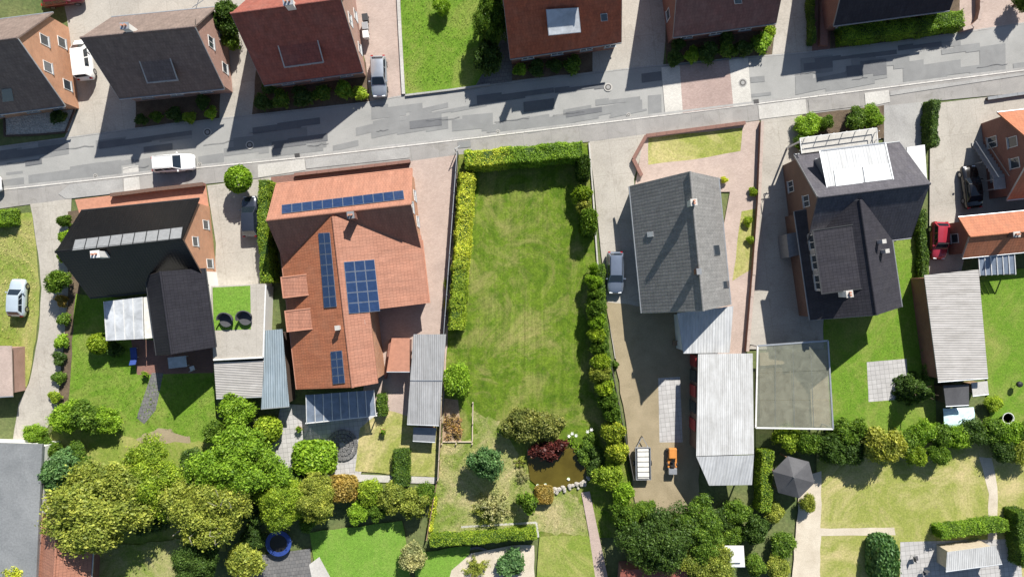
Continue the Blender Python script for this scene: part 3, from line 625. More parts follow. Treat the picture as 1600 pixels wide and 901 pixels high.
sk_o = G().prism([on_plane(x, y, p0_ - n_4 * .05, n_4) for x, y in ((857, 56), (908, 51), (904, 12), (853, 15))], sk).build('roof_light', 'zinc', h4.roof)
c_ = sum(sk, Vector()) / 4; up_ = Vector((0, 0, .012)); G().prism([p.lerp(c_, .04) + up_ * .2 for p in sk], [p.lerp(c_, .04) + up_ for p in sk]).build('pane', 'poly_white', h4.roof)
panels(h4, 'S', [(938, 22), (949, 21), (950, 33), (939, 34)], 1, 1, 'skylight', .08, pane='glass', frame='zinc', th=.08)
dormer(h4, 'N', 5.4, 8.8, 3.3, 3.0, .02, 'roof_dark_felt', 'lead', 2)
block(h4, 'chimney', 862, -55, 10.6, .6, .5, 'brick_red', 7, 'zinc')
h5 = gable('brick_house', 'brick house with wine brown tiles facing the red paver band', (1052, 58), (1213, 36), 3.2, 10, 8.6, 'tile_wine', 'brick_red', wins=SW3 + [('W', 3, 1.6, 1.1, 1.3), ('W', 7, 1.6, 1.1, 1.3), ('W', 5, 4.8, 1.2, 1.3)], gutm='lead')
panels(h5, 'S', [(1146, -4), (1158, -5), (1160, 6), (1148, 7)], 1, 1, 'skylight', .1, pane='glass', frame='white_paint', th=.1)
h6 = gable('brick_house', 'brick house with dark grey tiles behind the tall street hedge', (1303, 40), (1484, 16), 3.2, 10, 8.2, 'tile_slate', 'brick_red', wins=SW3 + [('W', 5, 4.6, 1.2, 1.3)], gutm='lead')
dormer(h6, 'N', 4.6, 9.4, 3.2, 2.9, .02, 'roof_dark_felt', 'lead', 2)
# --- black roofed house
s1 = gable('brick_house', 'orange brick house with glossy black tiles and rear wing', (140, 465), (325, 446), 3.0, 9.2, 7.7, 'tile_black', 'brick_orange', wins=[('E', 2.4, 1.5, 1.0, 1.4), ('E', 6.6, 1.5, 1.0, 1.3), ('E', 4.6, 4.4, 1.0, 1.2), ('W', 4.6, 4.4, 1.0, 1.2), ('N', 3, 1.5, 1.3, 1.3), ('N', 6, 1.5, 1.3, 1.3), ('N', 9, 1.5, 1.3, 1.3)], gutm='dark_metal')
panels(s1, 'N', [(117, 374), (286, 354), (283, 373), (112, 392)], 9, 1, 'collector_panel', .10, pane='grey_metal', frame='dark_metal', fr=.06)
block(s1, 'chimney', 149, 397, 8.5, .75, .6, 'render_white', 5.5, 'white_paint')
wr0 = W(250, 424, 7.0); wr1 = W(268, 553, 7.0); du = (wr1 - wr0).normalized(); dv = Vector((-du.y, du.x, 0)); hw = 3.1
a_ = wr0 - dv * hw; b_w = wr1 - dv * hw; a_.z = b_w.z = 4.0
w1 = gable('wing', '', a_, b_w, 4.0, hw * 2, 7.0, 'tile_navy', 'render_white', world=True, parent=s1.root, gutm='dark_metal', wins=[('E', 3.1, 1.4, 2.0, 2.0), ('E', 3.1, 4.3, 1.4, 1.2), ('S', 3.5, 3.0, 1.6, 1.2), ('S', 6.2, 3.0, 1.6, 1.2)])
pz = 2.9
slab('porch_roof', [(162, 471, pz + .25), (222, 464, pz + .25), (224, 529, pz), (166, 532, pz)], .05, 'poly_white', s1.root)
for i in range(5): t = i / 4; G().bar(W(162 + 60 * t, 471 - 7 * t, pz + .32), W(166 + 58 * t, 532 - 3 * t, pz + .07), .07, .07).build('porch_rafter', 'white_paint', s1.root)
for x, y in ((168, 529), (222, 526)): p = W(x, y, pz); G().box(p.x - .06, p.y - .06, 0, p.x + .06, p.y + .06, pz - .06).build('porch_post', 'white_paint', s1.root)
slab('porch_roof', [(224, 464, pz + .2), (243, 462, pz + .2), (246, 527, pz), (226, 529, pz)], .05, 'cream_metal', s1.root)
# --- orange roofed house with solar panels
s2 = gable('tiled_house', 'orange tiled house with blue solar panels and two side dormers', (644, 264), (431, 288), 3.0, 8.5, 7.1, 'tile_orange', 'brick_orange', wins=[('W', 2.6, 1.5, 1.2, 1.3), ('W', 5.4, 1.5, 1.2, 1.3), ('W', 4.2, 4.4, 1.2, 1.2)] + SW3, gutm='terracotta')
panels(s2, 'S', [(440, 320), (630, 297), (632, 311), (440, 334)], 12, 1)
block(s2, 'chimney', 548, 336, 8.2, .6, .6, 'brick_red', 5.5, 'lead')
r0 = W(520, 338, 7.1); r1 = W(551, 605, 7.1); u2 = (r1 - r0); u2.z = 0; L2 = u2.length; u2.normalize(); v2 = Vector((-u2.y, u2.x, 0))
hd = House(); hd.u, hd.v, hd.L, hd.root = u2, v2, L2, s2.root; WH, EH = 6.9, 8.0; hd.he, hd.hr, hd.d = 3.0, 7.1, 2 * WH
b0 = Vector((r0.x, r0.y, 0)) - v2 * WH
hd.P = lambda x, y, z: b0 + u2 * x + v2 * y + Vector((0, 0, z))
ze = lambda y: 7.1 - 4.1 * (y - WH) / EH
X1 = (W(0, 497, 3).y, ); x1e = (hd.P(0, 0, 0).y - W(640, 503, 3).y) / -u2.y - .3
T = [(0, 0, 3.0), (L2, 0, 3.0), (L2, WH, 7.1), (0, WH, 7.1)]
rw = G().prism([hd.P(x, y, z - .22) for x, y, z in T], [hd.P(x, y, z) for x, y, z in T]).build('roof', 'tile_orange_b', s2.root); hd.roof = rw
NE = 2.3; T = [(0, WH, 7.1), (L2, WH, 7.1), (L2, WH + NE, ze(WH + NE)), (x1e, WH + NE, ze(WH + NE)), (x1e, WH + EH, 3.0), (2.5, WH + EH, 3.0), (0, WH + NE, ze(WH + NE))]
re_ = G().prism([hd.P(x, y, z - .22) for x, y, z in T], [hd.P(x, y, z) for x, y, z in T]).build('roof', 'tile_orange', s2.root)
G().tube(hd.P(0, WH, 7.1), hd.P(L2 + .02, WH, 7.1), .13, n=10).build('ridge_cap', 'tile_orange', rw)
for (x_0, y_0, x_1, y_1) in ((0, -.06, L2, -.06), (3, WH + EH + .06, x1e, WH + EH + .06)): G().tube(hd.P(x_0, y_0, 2.88), hd.P(x_1, y_1, 2.88), .08).build('gutter', 'terracotta', rw)
pr = [(.5, 0), (WH + NE - .3, 0), (WH + NE - .3, ze(WH + NE) - .3), (WH, 6.8), (.5, 3.0)]
G().prism([hd.P(3, y, z) for y, z in pr], [hd.P(L2 - .3, y, z) for y, z in pr]).build('wall', 'brick_orange', s2.root)
pr = [(WH + NE - .4, 0), (WH + EH - .5, 0), (WH + EH - .5, 2.95), (WH + NE - .4, ze(WH + NE) - .28)]
G().prism([hd.P(4, y, z) for y, z in pr], [hd.P(x1e - .3, y, z) for y, z in pr]).build('wall', 'brick_orange', s2.root)
nW = u2.cross(v2 * WH + Vector((0, 0, 4.1))).normalized(); nE = (v2 * EH - Vector((0, 0, 4.1))).cross(u2).normalized()
nW = nW if nW.z > 0 else -nW; nE = nE if nE.z > 0 else -nE
hd.pl = {'S': (hd.P(0, 0, 3), nW), 'N': (hd.P(0, WH, 7.1), nE)}
panels(hd, 'S', [(497, 364), (515, 363), (526, 479), (506, 481)], 2, 7)
panels(hd, 'S', [(516, 549), (534, 547), (539, 598), (520, 600)], 2, 4)
panels(hd, 'N', [(537, 409), (585, 405), (594, 486), (545, 490)], 3, 5)
for x0 in (5.4, 8.9): dormer(hd, 'S', x0, x0 + 1.9, .55, 1.25, .05, 'tile_orange', 'lead', 1)
for x, y, z in ((567, 503, 5.6), (568, 548, 5.6), (527, 512, 6.8)): block(hd, 'vent', x, y, z + .5, .4, .4, 'white_paint', z - 1.5)
window(s2.root, hd.P(L2 - .3, 4.6, 1.5), v2, u2, 1.6, 1.4); window(s2.root, hd.P(L2 - .3, 5.6, 4.3), v2, u2, 1.3, 1.3)
# glazed veranda
for i in range(8):
    t0, t1 = i / 8, (i + 1) / 8
    A0, B0 = (478 + 106 * t0, 617 - 8 * t0, 2.9), (478 + 106 * t1 - 1, 617 - 8 * t1, 2.9); A1, B1 = (479 + 108 * t0, 660 - 11 * t0, 2.3), (479 + 108 * t1 - 1, 660 - 11 * t1, 2.3)
    slab('veranda_pane', [A1, B1, B0, A0], .02, 'glass_blue', s2.root)
for i in range(9):
    t = i / 8; G().bar(W(478 + 106 * t, 617 - 8 * t, 2.95), W(479 + 108 * t, 660 - 11 * t, 2.35), .07, .1).build('veranda_rafter', 'white_paint', s2.root)
G().bar(W(477, 661, 2.3), W(589, 649, 2.3), .12, .14).build('veranda_beam', 'white_paint', s2.root)
for t in (0, .33, .66, 1): p = W(480 + 106 * t, 659 - 11 * t, 2.2); G().box(p.x - .05, p.y - .05, 0, p.x + .05, p.y + .05, 2.16).build('veranda_post', 'white_paint', s2.root)
# --- grey tiled house and its long white annexe
s3 = gable('grey_house', 'rendered house with grey interlocking tiles beside the blue grey car', (984, 291), (1003, 489), 3.0, 9.4, 9.5, 'tile_grey', 'render_white', wins=[('W', 4.7, 1.5, 1.6, 1.4), ('W', 3.6, 4.6, 1.1, 1.3), ('W', 6.0, 4.6, 1.1, 1.3), ('S', 3, 1.5, 1.2, 1.3), ('S', 7, 1.5, 1.2, 1.3), ('S', 10, 1.5, 1.2, 1.3), ('E', 3, 1.5, 1.2, 1.3), ('E', 4.7, 4.6, 1.2, 1.3)])
block(s3, 'chimney', 1084, 316, 10.3, .55, .55, 'render_white', 7); block(s3, 'chimney', 1092, 424, 10.0, .5, .4, 'brick_red', 7, 'lead')
panels(s3, 'N', [(1115, 383), (1124, 382), (1126, 398), (1117, 399)], 1, 1, 'skylight', .08, pane='glass', frame='lead', th=.1)
panels(s3, 'N', [(1130, 439), (1139, 438), (1140, 449), (1131, 450)], 1, 1, 'skylight', .08, pane='glass', frame='lead', th=.1)
panels(s3, 'S', [(1010, 362), (1020, 361), (1021, 370), (1011, 371)], 1, 1, 'skylight', .08, pane='white_paint', frame='lead', th=.1)
an = tag(root('annexe', W(1130, 640)), 'long annexe with white ribbed roof and wine red doors', 'outbuilding')
slab('roof', [(1068, 552, 3.0), (1140, 551, 3.0), (1146, 478, 3.3), (1058, 489, 3.3)], .15, 'sheet_pale', an)
slab('roof', [(1088, 712, 3.6), (1178, 709, 3.9), (1176, 552, 3.9), (1091, 553, 3.6)], .15, 'sheet_white', an)
slab('roof', [(1108, 758, 3.1), (1175, 757, 3.1), (1178, 710.5, 3.85), (1088, 713, 3.55)], .15, 'sheet_pale', an)
prism_px('wall', [(1066, 547), (1137, 547), (1142, 482), (1062, 492)], 2.8, 0, 2.8, 'render_white', an)
prism_px('wall', [(1090, 704), (1172, 702), (1171, 558), (1093, 559)], 3.4, 0, 3.4, 'brick_brown', an)
for k, y in enumerate((566, 590, 614, 640, 668)):
    p = W(1091.5 - (y - 566) / 146 * 1.6, y, 3.4); G().box(p.x - .07, p.y - .6, .05, p.x + .06, p.y + .6, 2.5).build('door' if k % 2 == 0 else 'window', 'red_paint' if k % 2 == 0 else 'glass', an)
for x, y in ((1112, 750), (1170, 750)): p = W(x, y, 3.0); G().box(p.x - .07, p.y - .07, 0, p.x + .07, p.y + .07, 2.98).build('post', 'white_paint', an)
# --- slate roofed house
s4 = gable('slate_house', 'brown brick house with slate roof and pale balcony dormer', (1406, 222), (1241, 242), 4.0, 10.0, 8.2, 'tile_slate_b', 'brick_brown', wins=[('E', 3, 1.7, 1.2, 1.3), ('E', 6.8, 1.7, 1.2, 1.3), ('E', 5, 5.0, 1.2, 1.3), ('W', 5, 5, 1.2, 1.3)], gutm='lead')
pd, wd_ = dormer(s4, 'S', 3.2, 9.6, .9, 2.1, .16, 'sheet_pale', 'lead', 3, lip=.6)
panels(s4, (pd[0], pd[1] if pd[1].z > 0 else -pd[1]), [(1303, 266), (1343, 261), (1348, 286), (1306, 291)], 1, 1, 'skylight', .1, pane='white_paint', frame='zinc', th=.1, fr=.08)
panels(s4, (pd[0], pd[1] if pd[1].z > 0 else -pd[1]), [(1348, 260), (1388, 255), (1394, 280), (1352, 285)], 1, 1, 'skylight', .1, pane='white_paint', frame='zinc', th=.1, fr=.08)
bz = 4.2
slab('balcony_floor', [(1253, 240, bz), (1372, 224, bz), (1370, 200, bz), (1250, 216, bz)], .2, 'concrete_pale', s4.root)
for a, b in (((1253, 240), (1250, 216)), ((1250, 216), (1370, 200)), ((1370, 200), (1372, 224))):
    for z in (bz + 1.0, bz + .55): G().bar(W(a[0], a[1], z), W(b[0], b[1], z), .07, .07).build('balcony_rail', 'white_paint', s4.root)
    n = 2 if abs(a[0] - b[0]) < 10 else 6
    for i in range(n): p = W(a[0] + (b[0] - a[0]) * (i + .5) / n, a[1] + (b[1] - a[1]) * (i + .5) / n, bz + .5); G().box(p.x - .03, p.y - .03, bz, p.x + .03, p.y + .03, bz + .95).build('balcony_post', 'white_paint', s4.root)
for x, y in ((1254, 219), (1367, 204)): p = W(x, y, bz); G().box(p.x - .08, p.y - .08, 0, p.x + .08, p.y + .08, bz - .2).build('balcony_post', 'white_paint', s4.root)
q0 = W(1344, 312, 8.0); q1 = W(1370, 492, 8.0); du = (q1 - q0).normalized(); dv = Vector((-du.y, du.x, 0)); hw = 4.8
a_ = q0 - dv * hw; b_w = q1 - dv * hw; a_.z = b_w.z = 4.0
w4 = gable('wing', '', a_, b_w, 4.0, hw * 2, 8.0, 'tile_slate', 'brick_brown', world=True, parent=s4.root, gutm='lead', wins=[('E', 3, 1.6, 1.4, 1.4), ('E', 6.6, 1.6, 1.4, 1.4), ('E', 4.8, 5, 1.4, 1.3)])
dormer(w4, 'S', 2.4, 8.6, .7, 2.0, .22, 'tile_slate', 'zinc', 3)
block(w4, 'chimney', 1327, 459, 7.6, .6, .6, 'render_white', 5); block(w4, 'vent', 1381, 377, 7.5, .35, .35, 'white_paint', 5.5); block(w4, 'vent', 1386, 392, 7.0, .35, .35, 'white_paint', 5.5)
slab('canopy', [(1419, 290, 4.4), (1449, 286, 4.4), (1445, 226, 4.5), (1417, 230, 4.5)], .12, 'white_paint', s4.root)
for x, y in ((1447, 284), (1444, 230)): p = W(x, y, 4.3); G().box(p.x - .06, p.y - .06, 0, p.x + .06, p.y + .06, 4.28).build('canopy_post', 'white_paint', s4.root)
prism_px('bay', [(1229, 366), (1246, 362), (1250, 398), (1233, 402)], 2.6, 0, 2.6, 'lead', s4.root)
# --- orange roof, brick gable
s5 = gable('brick_house', 'red brick house with orange tiles behind the black car', (1574, 312), (1720, 296), 3.2, 9.2, 8.0, 'tile_orange_b', 'brick_red', wins=[('W', 2.8, 1.6, 1.2, 1.4), ('W', 6.4, 1.6, 1.2, 1.4), ('W', 3.6, 4.5, 1.1, 1.3), ('W', 5.8, 4.5, 1.1, 1.3)])
for k in range(11):
    y0 = 2.4 + k * .4; z0 = 2.9 - k * .26
    G().prism([s5.P(x, y, z0 - .05) for x, y in ((-1.05, y0), (.2, y0), (.2, y0 + .38), (-1.05, y0 + .38))], [s5.P(x, y, z0) for x, y in ((-1.05, y0), (.2, y0), (.2, y0 + .38), (-1.05, y0 + .38))]).build('stair_step', 'concrete_grey', s5.root)
for x in (-1.1, -.02): G().bar(s5.P(x, 2.4, 3.9), s5.P(x, 6.8, 1.05), .06, .08).build('stair_rail', 'white_paint' if x < -1 else 'grey_metal', s5.root)
G().prism([s5.P(x, y, 2.85) for x, y in ((-1.05, 1.2), (.2, 1.2), (.2, 2.38), (-1.05, 2.38))], [s5.P(x, y, 2.93) for x, y in ((-1.05, 1.2), (.2, 1.2), (.2, 2.38), (-1.05, 2.38))]).build('stair_landing', 'concrete_grey', s5.root)
for x, y, z in ((-1.0, 1.3, 2.85), (-1.0, 2.3, 2.85), (-1.0, 4.4, 1.5)): p = s5.P(x, y, 0); G().box(p.x - .05, p.y - .05, 0, p.x + .05, p.y + .05, z).build('stair_post', 'grey_metal', s5.root)
s6 = gable('brick_annexe', 'low brick annexe with orange tiles behind the red car', (1504, 403), (1700, 384), 2.8, 4.3, 4.3, 'tile_orange_b', 'brick_red', wins=[('S', 1.6, 1.5, 1.0, 1.0), ('W', 2.15, 1.5, 1.0, 1.2)], cat='outbuilding')
block(s6, 'chimney', 1588, 366, 5.0, .6, .5, 'brick_brown', 3.3)
for i in range(6):
    t = i / 6; slab('veranda_pane', [(1532 + 56 * t, 430 - 3 * t, 2.1), (1532 + 56 * (t + 1 / 6) - 1.2, 430 - 3 * t, 2.1), (1530 + 56 * (t + 1 / 6) - 1.2, 401 - 3 * t, 2.6), (1530 + 56 * t, 401 - 3 * t, 2.6)], .03, 'glass_blue', s6.root)
for i in range(7): t = i / 6; G().bar(W(1530 + 56 * t - .6, 401 - 3 * t, 2.66), W(1532 + 56 * t - .6, 431 - 3 * t, 2.16), .08, .1).build('veranda_rafter', 'white_paint', s6.root)
for x in (1533, 1586): p = W(x, 428, 2.0); G().box(p.x - .06, p.y - .06, 0, p.x + .06, p.y + .06, 2.06).build('veranda_post', 'white_paint', s6.root)
# --- sheds
def shed(name, label, roof, th, mat, wallm, cat='shed', inset=.35, extra=None):
    t = tag(root(name, W(sum(p[0] for p in roof) / len(roof), sum(p[1] for p in roof) / len(roof))), label, cat)
    r = slab('roof', roof, th, mat, t)
    zmin = min(p[2] for p in roof) - th
    T = [W(*p) for p in roof]; c = sum(T, Vector()) / len(T)
    B = [p + (c - p).normalized() * inset for p in T]
    if wallm: G().prism([Vector((p.x, p.y, 0)) for p in B], [Vector((b.x, b.y, p.z - th - .01)) for p, b in zip(T, B)]).build('wall', wallm, t)
    n = len(T)
    for i in (0,):
        G().tube(T[i] + Vector((0, -.06, -th * .6)), T[i + 1] + Vector((0, -.06, -th * .6)), .07).build('gutter', 'zinc', r)
    return t
t_ = shed('garage', 'flat roofed garage with artificial green turf and pale terrace slabs', [(333, 562, 3.0), (411, 558, 3.0), (415, 443, 3.0), (330, 447, 3.0)], .25, 'concrete', 'render_white', 'garage')
slab('turf', [(334, 516, 3.02), (392, 514, 3.02), (391, 446, 3.02), (332, 449, 3.02)], .02, 'turf_green', t_)
for a, b in (((411, 558), (415, 445)), ((333, 562), (411, 558))): G().bar(W(*a, 3.14), W(*b, 3.14), .14, .14).build('parapet', 'white_paint', t_)
shed('shed', 'low shed with grey ribbed roof below the turf topped garage', [(338, 622, 2.4), (409, 619, 2.4), (412, 563, 2.8), (334, 566, 2.8)], .1, 'sheet_fibre', 'render_white')
shed('lean_to', 'narrow lean-to with blue grey sheet roof beside the orange house', [(408, 638, 2.3), (452, 634, 2.5), (441, 514, 2.9), (413, 516, 2.7)], .08, 'sheet_blue', 'wood_dark')
t_ = shed('carport', 'carport with grey corrugated roof against the plot fence', [(636, 662, 2.5), (686, 664, 2.5), (697, 522, 2.7), (646, 522, 2.7)], .08, 'sheet_grey', None, 'carport')
for x, y in ((640, 656), (683, 658), (648, 530), (692, 530), (643, 594), (688, 594)): p = W(x, y, 2.4); G().box(p.x - .06, p.y - .06, 0, p.x + .06, p.y + .06, 2.41).build('post', 'wood_dark', t_)
G().bar(W(641, 594, 2.66), W(691, 594, 2.68), .1, .03).build('roof_joint', 'zinc', t_)
t_ = shed('brick_shed', 'small brick shed with terracotta roof between house and carport', [(604, 580, 2.5), (640, 580, 2.5), (640, 528, 2.9), (612, 528, 2.9)], .1, 'terracotta', 'brick_red')
shed('storage_box', 'brown store with a pale lid behind the carport', [(645, 688, 1.4), (680, 690, 1.4), (682, 668, 1.5), (646, 667, 1.5)], .06, 'lead', 'brick_red', 'store')
shed('flat_roof_house', 'large flat roofed building covered in grey felt', [(-60, 1000, 3.2), (52, 1000, 3.2), (66, 694, 3.2), (-60, 690, 3.2)], .3, 'roof_felt', 'render_white', 'building')
p_ = G(); t_ = gable('tiled_shed', 'shed with orange tiles beneath the large olive tree', (54, 1000), (62, 800), 2.6, 5.4, 3.8, 'tile_orange_b', 'brick_red', cat='shed') if False else None
t5 = gable('tiled_shed', 'shed with orange tiles half hidden by the large olive tree', (66, 800), (52, 1010), 2.5, 5.6, 4.2, 'tile_orange', 'brick_red', cat='shed')
t_ = shed('shed', 'small hut of pink brick with flat pale roof beside the dry lawn', [(-50, 622, 2.3), (20, 618, 2.3), (18, 540, 2.4), (-50, 540, 2.4)], .1, 'pavers_pink', 'brick_pink')
t_ = shed('long_shed', 'long brick shed with pale fibre cement roof', [(1466, 596, 3.0), (1544, 590, 3.0), (1529, 421, 3.0), (1444, 430, 3.0)], .12, 'sheet_fibre', 'brick_red')
t_ = shed('shed', 'low hut with black felt roof at the end of the long shed', [(1478, 634, 2.1), (1514, 632, 2.1), (1514, 600, 2.3), (1474, 602, 2.3)], .1, 'roof_dark_felt', 'wood_dark')
t_ = shed('shed', 'small shed under a pale roof at the corner of the long shed', [(1520, 618, 1.9), (1545, 615, 1.9), (1543, 595, 2.0), (1518, 598, 2.0)], .08, 'concrete_pale', 'wood')
t_ = shed('white_shed', 'garden shed with ribbed white roof on the slab terrace', [(1478, 892, 2.3), (1566, 880, 2.3), (1556, 852, 2.6), (1480, 862, 2.6)], .08, 'sheet_white', 'wood_pale')
t_ = shed('garden_house', 'house with dark red roof peeping from under the dark trees', [(960, 1000, 2.6), (1090, 1000, 2.6), (1072, 884, 3.0), (970, 890, 3.0)], .15, 'tile_red', 'brick_red', 'house')
t_ = shed('play_house', 'little shed with white domed cover between dark trees', [(1126, 884, 1.9), (1164, 884, 1.9), (1162, 852, 1.9), (1128, 852, 1.9)], .08, 'white_paint', 'wood_pale')
slab('cover', [(1131, 879, 2.15), (1159, 879, 2.15), (1157, 856, 2.15), (1133, 856, 2.15)], .25, 'white_paint', t_, bevel=.08)
# glasshouse-like canopy
gh = tag(root('glass_canopy', W(1240, 605)), 'large flat canopy of dirty clear sheets on a pale frame', 'canopy')
gz = 2.7; c4 = [(1181, 668), (1302, 670), (1294, 532), (1184, 540)]
for i in range(4):
    for j in range(3):
        def bl(s, t): return (c4[3][0] + (c4[2][0] - c4[3][0]) * s) * (1 - t) + (c4[0][0] + (c4[1][0] - c4[0][0]) * s) * t, (c4[3][1] + (c4[2][1] - c4[3][1]) * s) * (1 - t) + (c4[0][1] + (c4[1][1] - c4[0][1]) * s) * t
        q = [bl(i / 4, (j + 1) / 3), bl((i + 1) / 4, (j + 1) / 3), bl((i + 1) / 4, j / 3), bl(i / 4, j / 3)]
        m = (sum(p[0] for p in q) / 4, sum(p[1] for p in q) / 4); q = [(p[0] + (m[0] - p[0]) * .008, p[1] + (m[1] - p[1]) * .008) for p in q]
        slab('roof_pane', [(x, y, gz) for x, y in q], .02, 'poly_clear', gh)
for i in range(4): G().bar(W(*c4[i], gz + .05), W(*c4[(i + 1) % 4], gz + .05), .16, .16).build('frame_bar', 'white_paint' if i in (0, 3) else 'zinc', gh)
for i in (1, 2, 3): G().bar(W(*bl(i / 4, 0), gz - .03), W(*bl(i / 4, 1), gz - .03), .06, .1).build('rafter', 'zinc', gh)
for x, y in c4: p = W(x + (1240 - x) * .02, y + (603 - y) * .02, gz); G().box(p.x - .06, p.y - .06, 0, p.x + .06, p.y + .06, gz - .1).build('post', 'zinc', gh)
sheet('terrace', [(1186, 664), (1296, 666), (1290, 545), (1186, 550)], 'yard_gravel', 'sandy floor beneath the clear canopy')
# gazebo
gz_ = tag(root('gazebo', W(1240, 748)), 'hexagonal garden gazebo with dark felt roof and small finial', 'gazebo')
ring = [(1240 + 34 * math.cos(math.radians(60 * i + 15)), 745 + 34 * math.sin(math.radians(60 * i + 15))) for i in range(6)]; ap = W(1240, 745, 3.6)
for i in range(6):
    a, b = W(*ring[i], 2.4), W(*ring[(i + 1) % 6], 2.4)
    G().prism([a - Vector((0, 0, .06)), b - Vector((0, 0, .06)), ap - Vector((0, 0, .06))], [a, b, ap]).build('roof_panel', 'roof_dark_felt', gz_)
    c = W(1240 + (ring[i][0] - 1240) * .88, 745 + (ring[i][1] - 745) * .88, 2.3); G().box(c.x - .06, c.y - .06, 0, c.x + .06, c.y + .06, 2.42).build('post', 'wood', gz_)
G().tube(ap - Vector((0, 0, .1)), ap + Vector((0, 0, .35)), .07, .02).build('finial', 'zinc', gz_)
# ------------------------------------------------------------- vegetation
def np_mesh(name, V, nper, mats=()):
    """V: (n*nper,3) vertices of separate n-gons"""
    n = len(V) // nper; me = bpy.data.meshes.new(name)
    me.vertices.add(len(V)); me.vertices.foreach_set('co', np.ascontiguousarray(V, dtype=np.float32).ravel())
    me.loops.add(len(V)); me.loops.foreach_set('vertex_index', np.arange(len(V), dtype=np.int32))
    me.polygons.add(n); me.polygons.foreach_set('loop_start', np.arange(0, len(V), nper, dtype=np.int32))
    try: me.polygons.foreach_set('loop_total', np.full(n, nper, dtype=np.int32))
    except Exception: pass
    me.update(calc_edges=True); return me
def unit(a): return a / np.maximum(np.linalg.norm(a, axis=-1, keepdims=True), 1e-9)
def leaves(C, N, s, asp=.6, r=None):
    """diamond leaves at centres C with facing N and half length s"""
    n = len(C); t = unit(np.cross(N, rng.normal(size=(n, 3)))); b = np.cross(N, t); s = np.asarray(s).reshape(-1, 1) * np.ones((n, 1))
    fold = N * s * .25
    V = np.stack([C - t * s, C - b * s * asp + fold, C + t * s, C + b * s * asp + fold], 1)
    return V.reshape(-1, 3)
def crown(nl, nleaf, size, lump=.42, flat=.75, spread=.72, base=.18, shell=.55, tilt=.75):
    """uneven crown of about unit radius, z 0..1: lobes of very different size, lopsided outline, gaps between lobes, stray twigs"""
    c = []; k = 0; ph = rng.random(4) * 6.283
    while len(c) < nl and k < 9999:
        k += 1; p = rng.uniform(-1, 1, 3)
        if np.linalg.norm(p) < 1 and (p[2] > -.55):
            a = math.atan2(p[1], p[0]); m = 1 + .17 * math.sin(2 * a + ph[0]) + .13 * math.sin(3 * a + ph[1]) + .09 * math.sin(5 * a + ph[2]); q = p * spread * np.array([m, m, 1])
            if all(np.linalg.norm(q - x[0]) > (lump * .5 + x[1] * .25) for x in c): c.append((q, lump * rng.choice([.5, .7, .9, 1.1, 1.35])))
    w = np.array([x[1] ** 2 for x in c]); w /= w.sum(); idx = rng.choice(len(c), nleaf, p=w)
    ctr = np.array([x[0] for x in c])[idx]; rad = np.array([x[1] for x in c])[idx][:, None]
    d = unit(rng.normal(size=(nleaf, 3))); d[:, 2] = np.where(d[:, 2] < -.5, -d[:, 2], d[:, 2])
    sub = .16 * np.sin(d[:, 0:1] * 9 + idx[:, None] * 1.7) * np.sin(d[:, 1:2] * 9 + idx[:, None]) + .10 * np.sin(d[:, 2:3] * 13 + idx[:, None])
    rr = rad * (shell + (1 - shell) * rng.random((nleaf, 1)) ** .5) * (1 + sub + .16 * rng.normal(size=(nleaf, 1)))
    C = ctr + d * rr; N = unit(d * .8 + np.array([0, 0, .45]) + rng.normal(size=(nleaf, 3)) * tilt)
    C[:, 2] = np.maximum(.03, base + (C[:, 2] + 1) * .5 * (1 - base))
    return leaves(C, N, size * rng.choice([.55, .8, 1.0, 1.5], nleaf, p=[.3, .3, .25, .15]))
def clipped(nleaf, size, kind='dome'):
    d = unit(rng.normal(size=(nleaf, 3))); d[:, 2] = np.abs(d[:, 2]); e = 4 if kind == 'dome' else 6
    p = d / (np.sum(np.abs(d) ** e, 1, keepdims=True) ** (1 / e))
    if kind == 'ball': p = d.copy(); p[:, 2] = rng.uniform(-.8, 1, nleaf); q = np.sqrt(1 - p[:, 2] ** 2); a = rng.random(nleaf) * 6.283; p[:, 0] = np.cos(a) * q; p[:, 1] = np.sin(a) * q; d = p.copy(); p[:, 2] = (p[:, 2] + 1) / 2
    p *= 1 + rng.normal(size=(nleaf, 1)) * .035 - .25 * rng.random((nleaf, 1)) ** 3
    p[:, :2] *= .97 + .06 * np.sin(p[:, 2:3] * 9 + rng.random() * 6)
    return leaves(p, unit(d + rng.normal(size=(nleaf, 3)) * .7), size * rng.uniform(.6, 1.3, nleaf))
def conifer(nleaf, size):
    z = rng.random(nleaf) ** 1.5; tier = np.floor(z * 9) / 9; a = rng.random(nleaf) * 6.283; br = np.round(a / 6.283 * 14) / 14 * 6.283
    a = br + rng.normal(size=nleaf) * .13; R = (1 - tier) * (.85 + .15 * np.sin(br * 5 + tier * 40)); r = R * rng.random(nleaf) ** .55
    C = np.stack([np.cos(a) * r, np.sin(a) * r, .04 + tier * .95 + (1 - r / np.maximum(R, .05)) * .06 + rng.normal(size=nleaf) * .012], 1)
    N = unit(np.stack([np.cos(a) * .5, np.sin(a) * .5, np.ones(nleaf)], 1) + rng.normal(size=(nleaf, 3)) * .45)
    return leaves(C, N, size * rng.uniform(.6, 1.3, nleaf), .4)
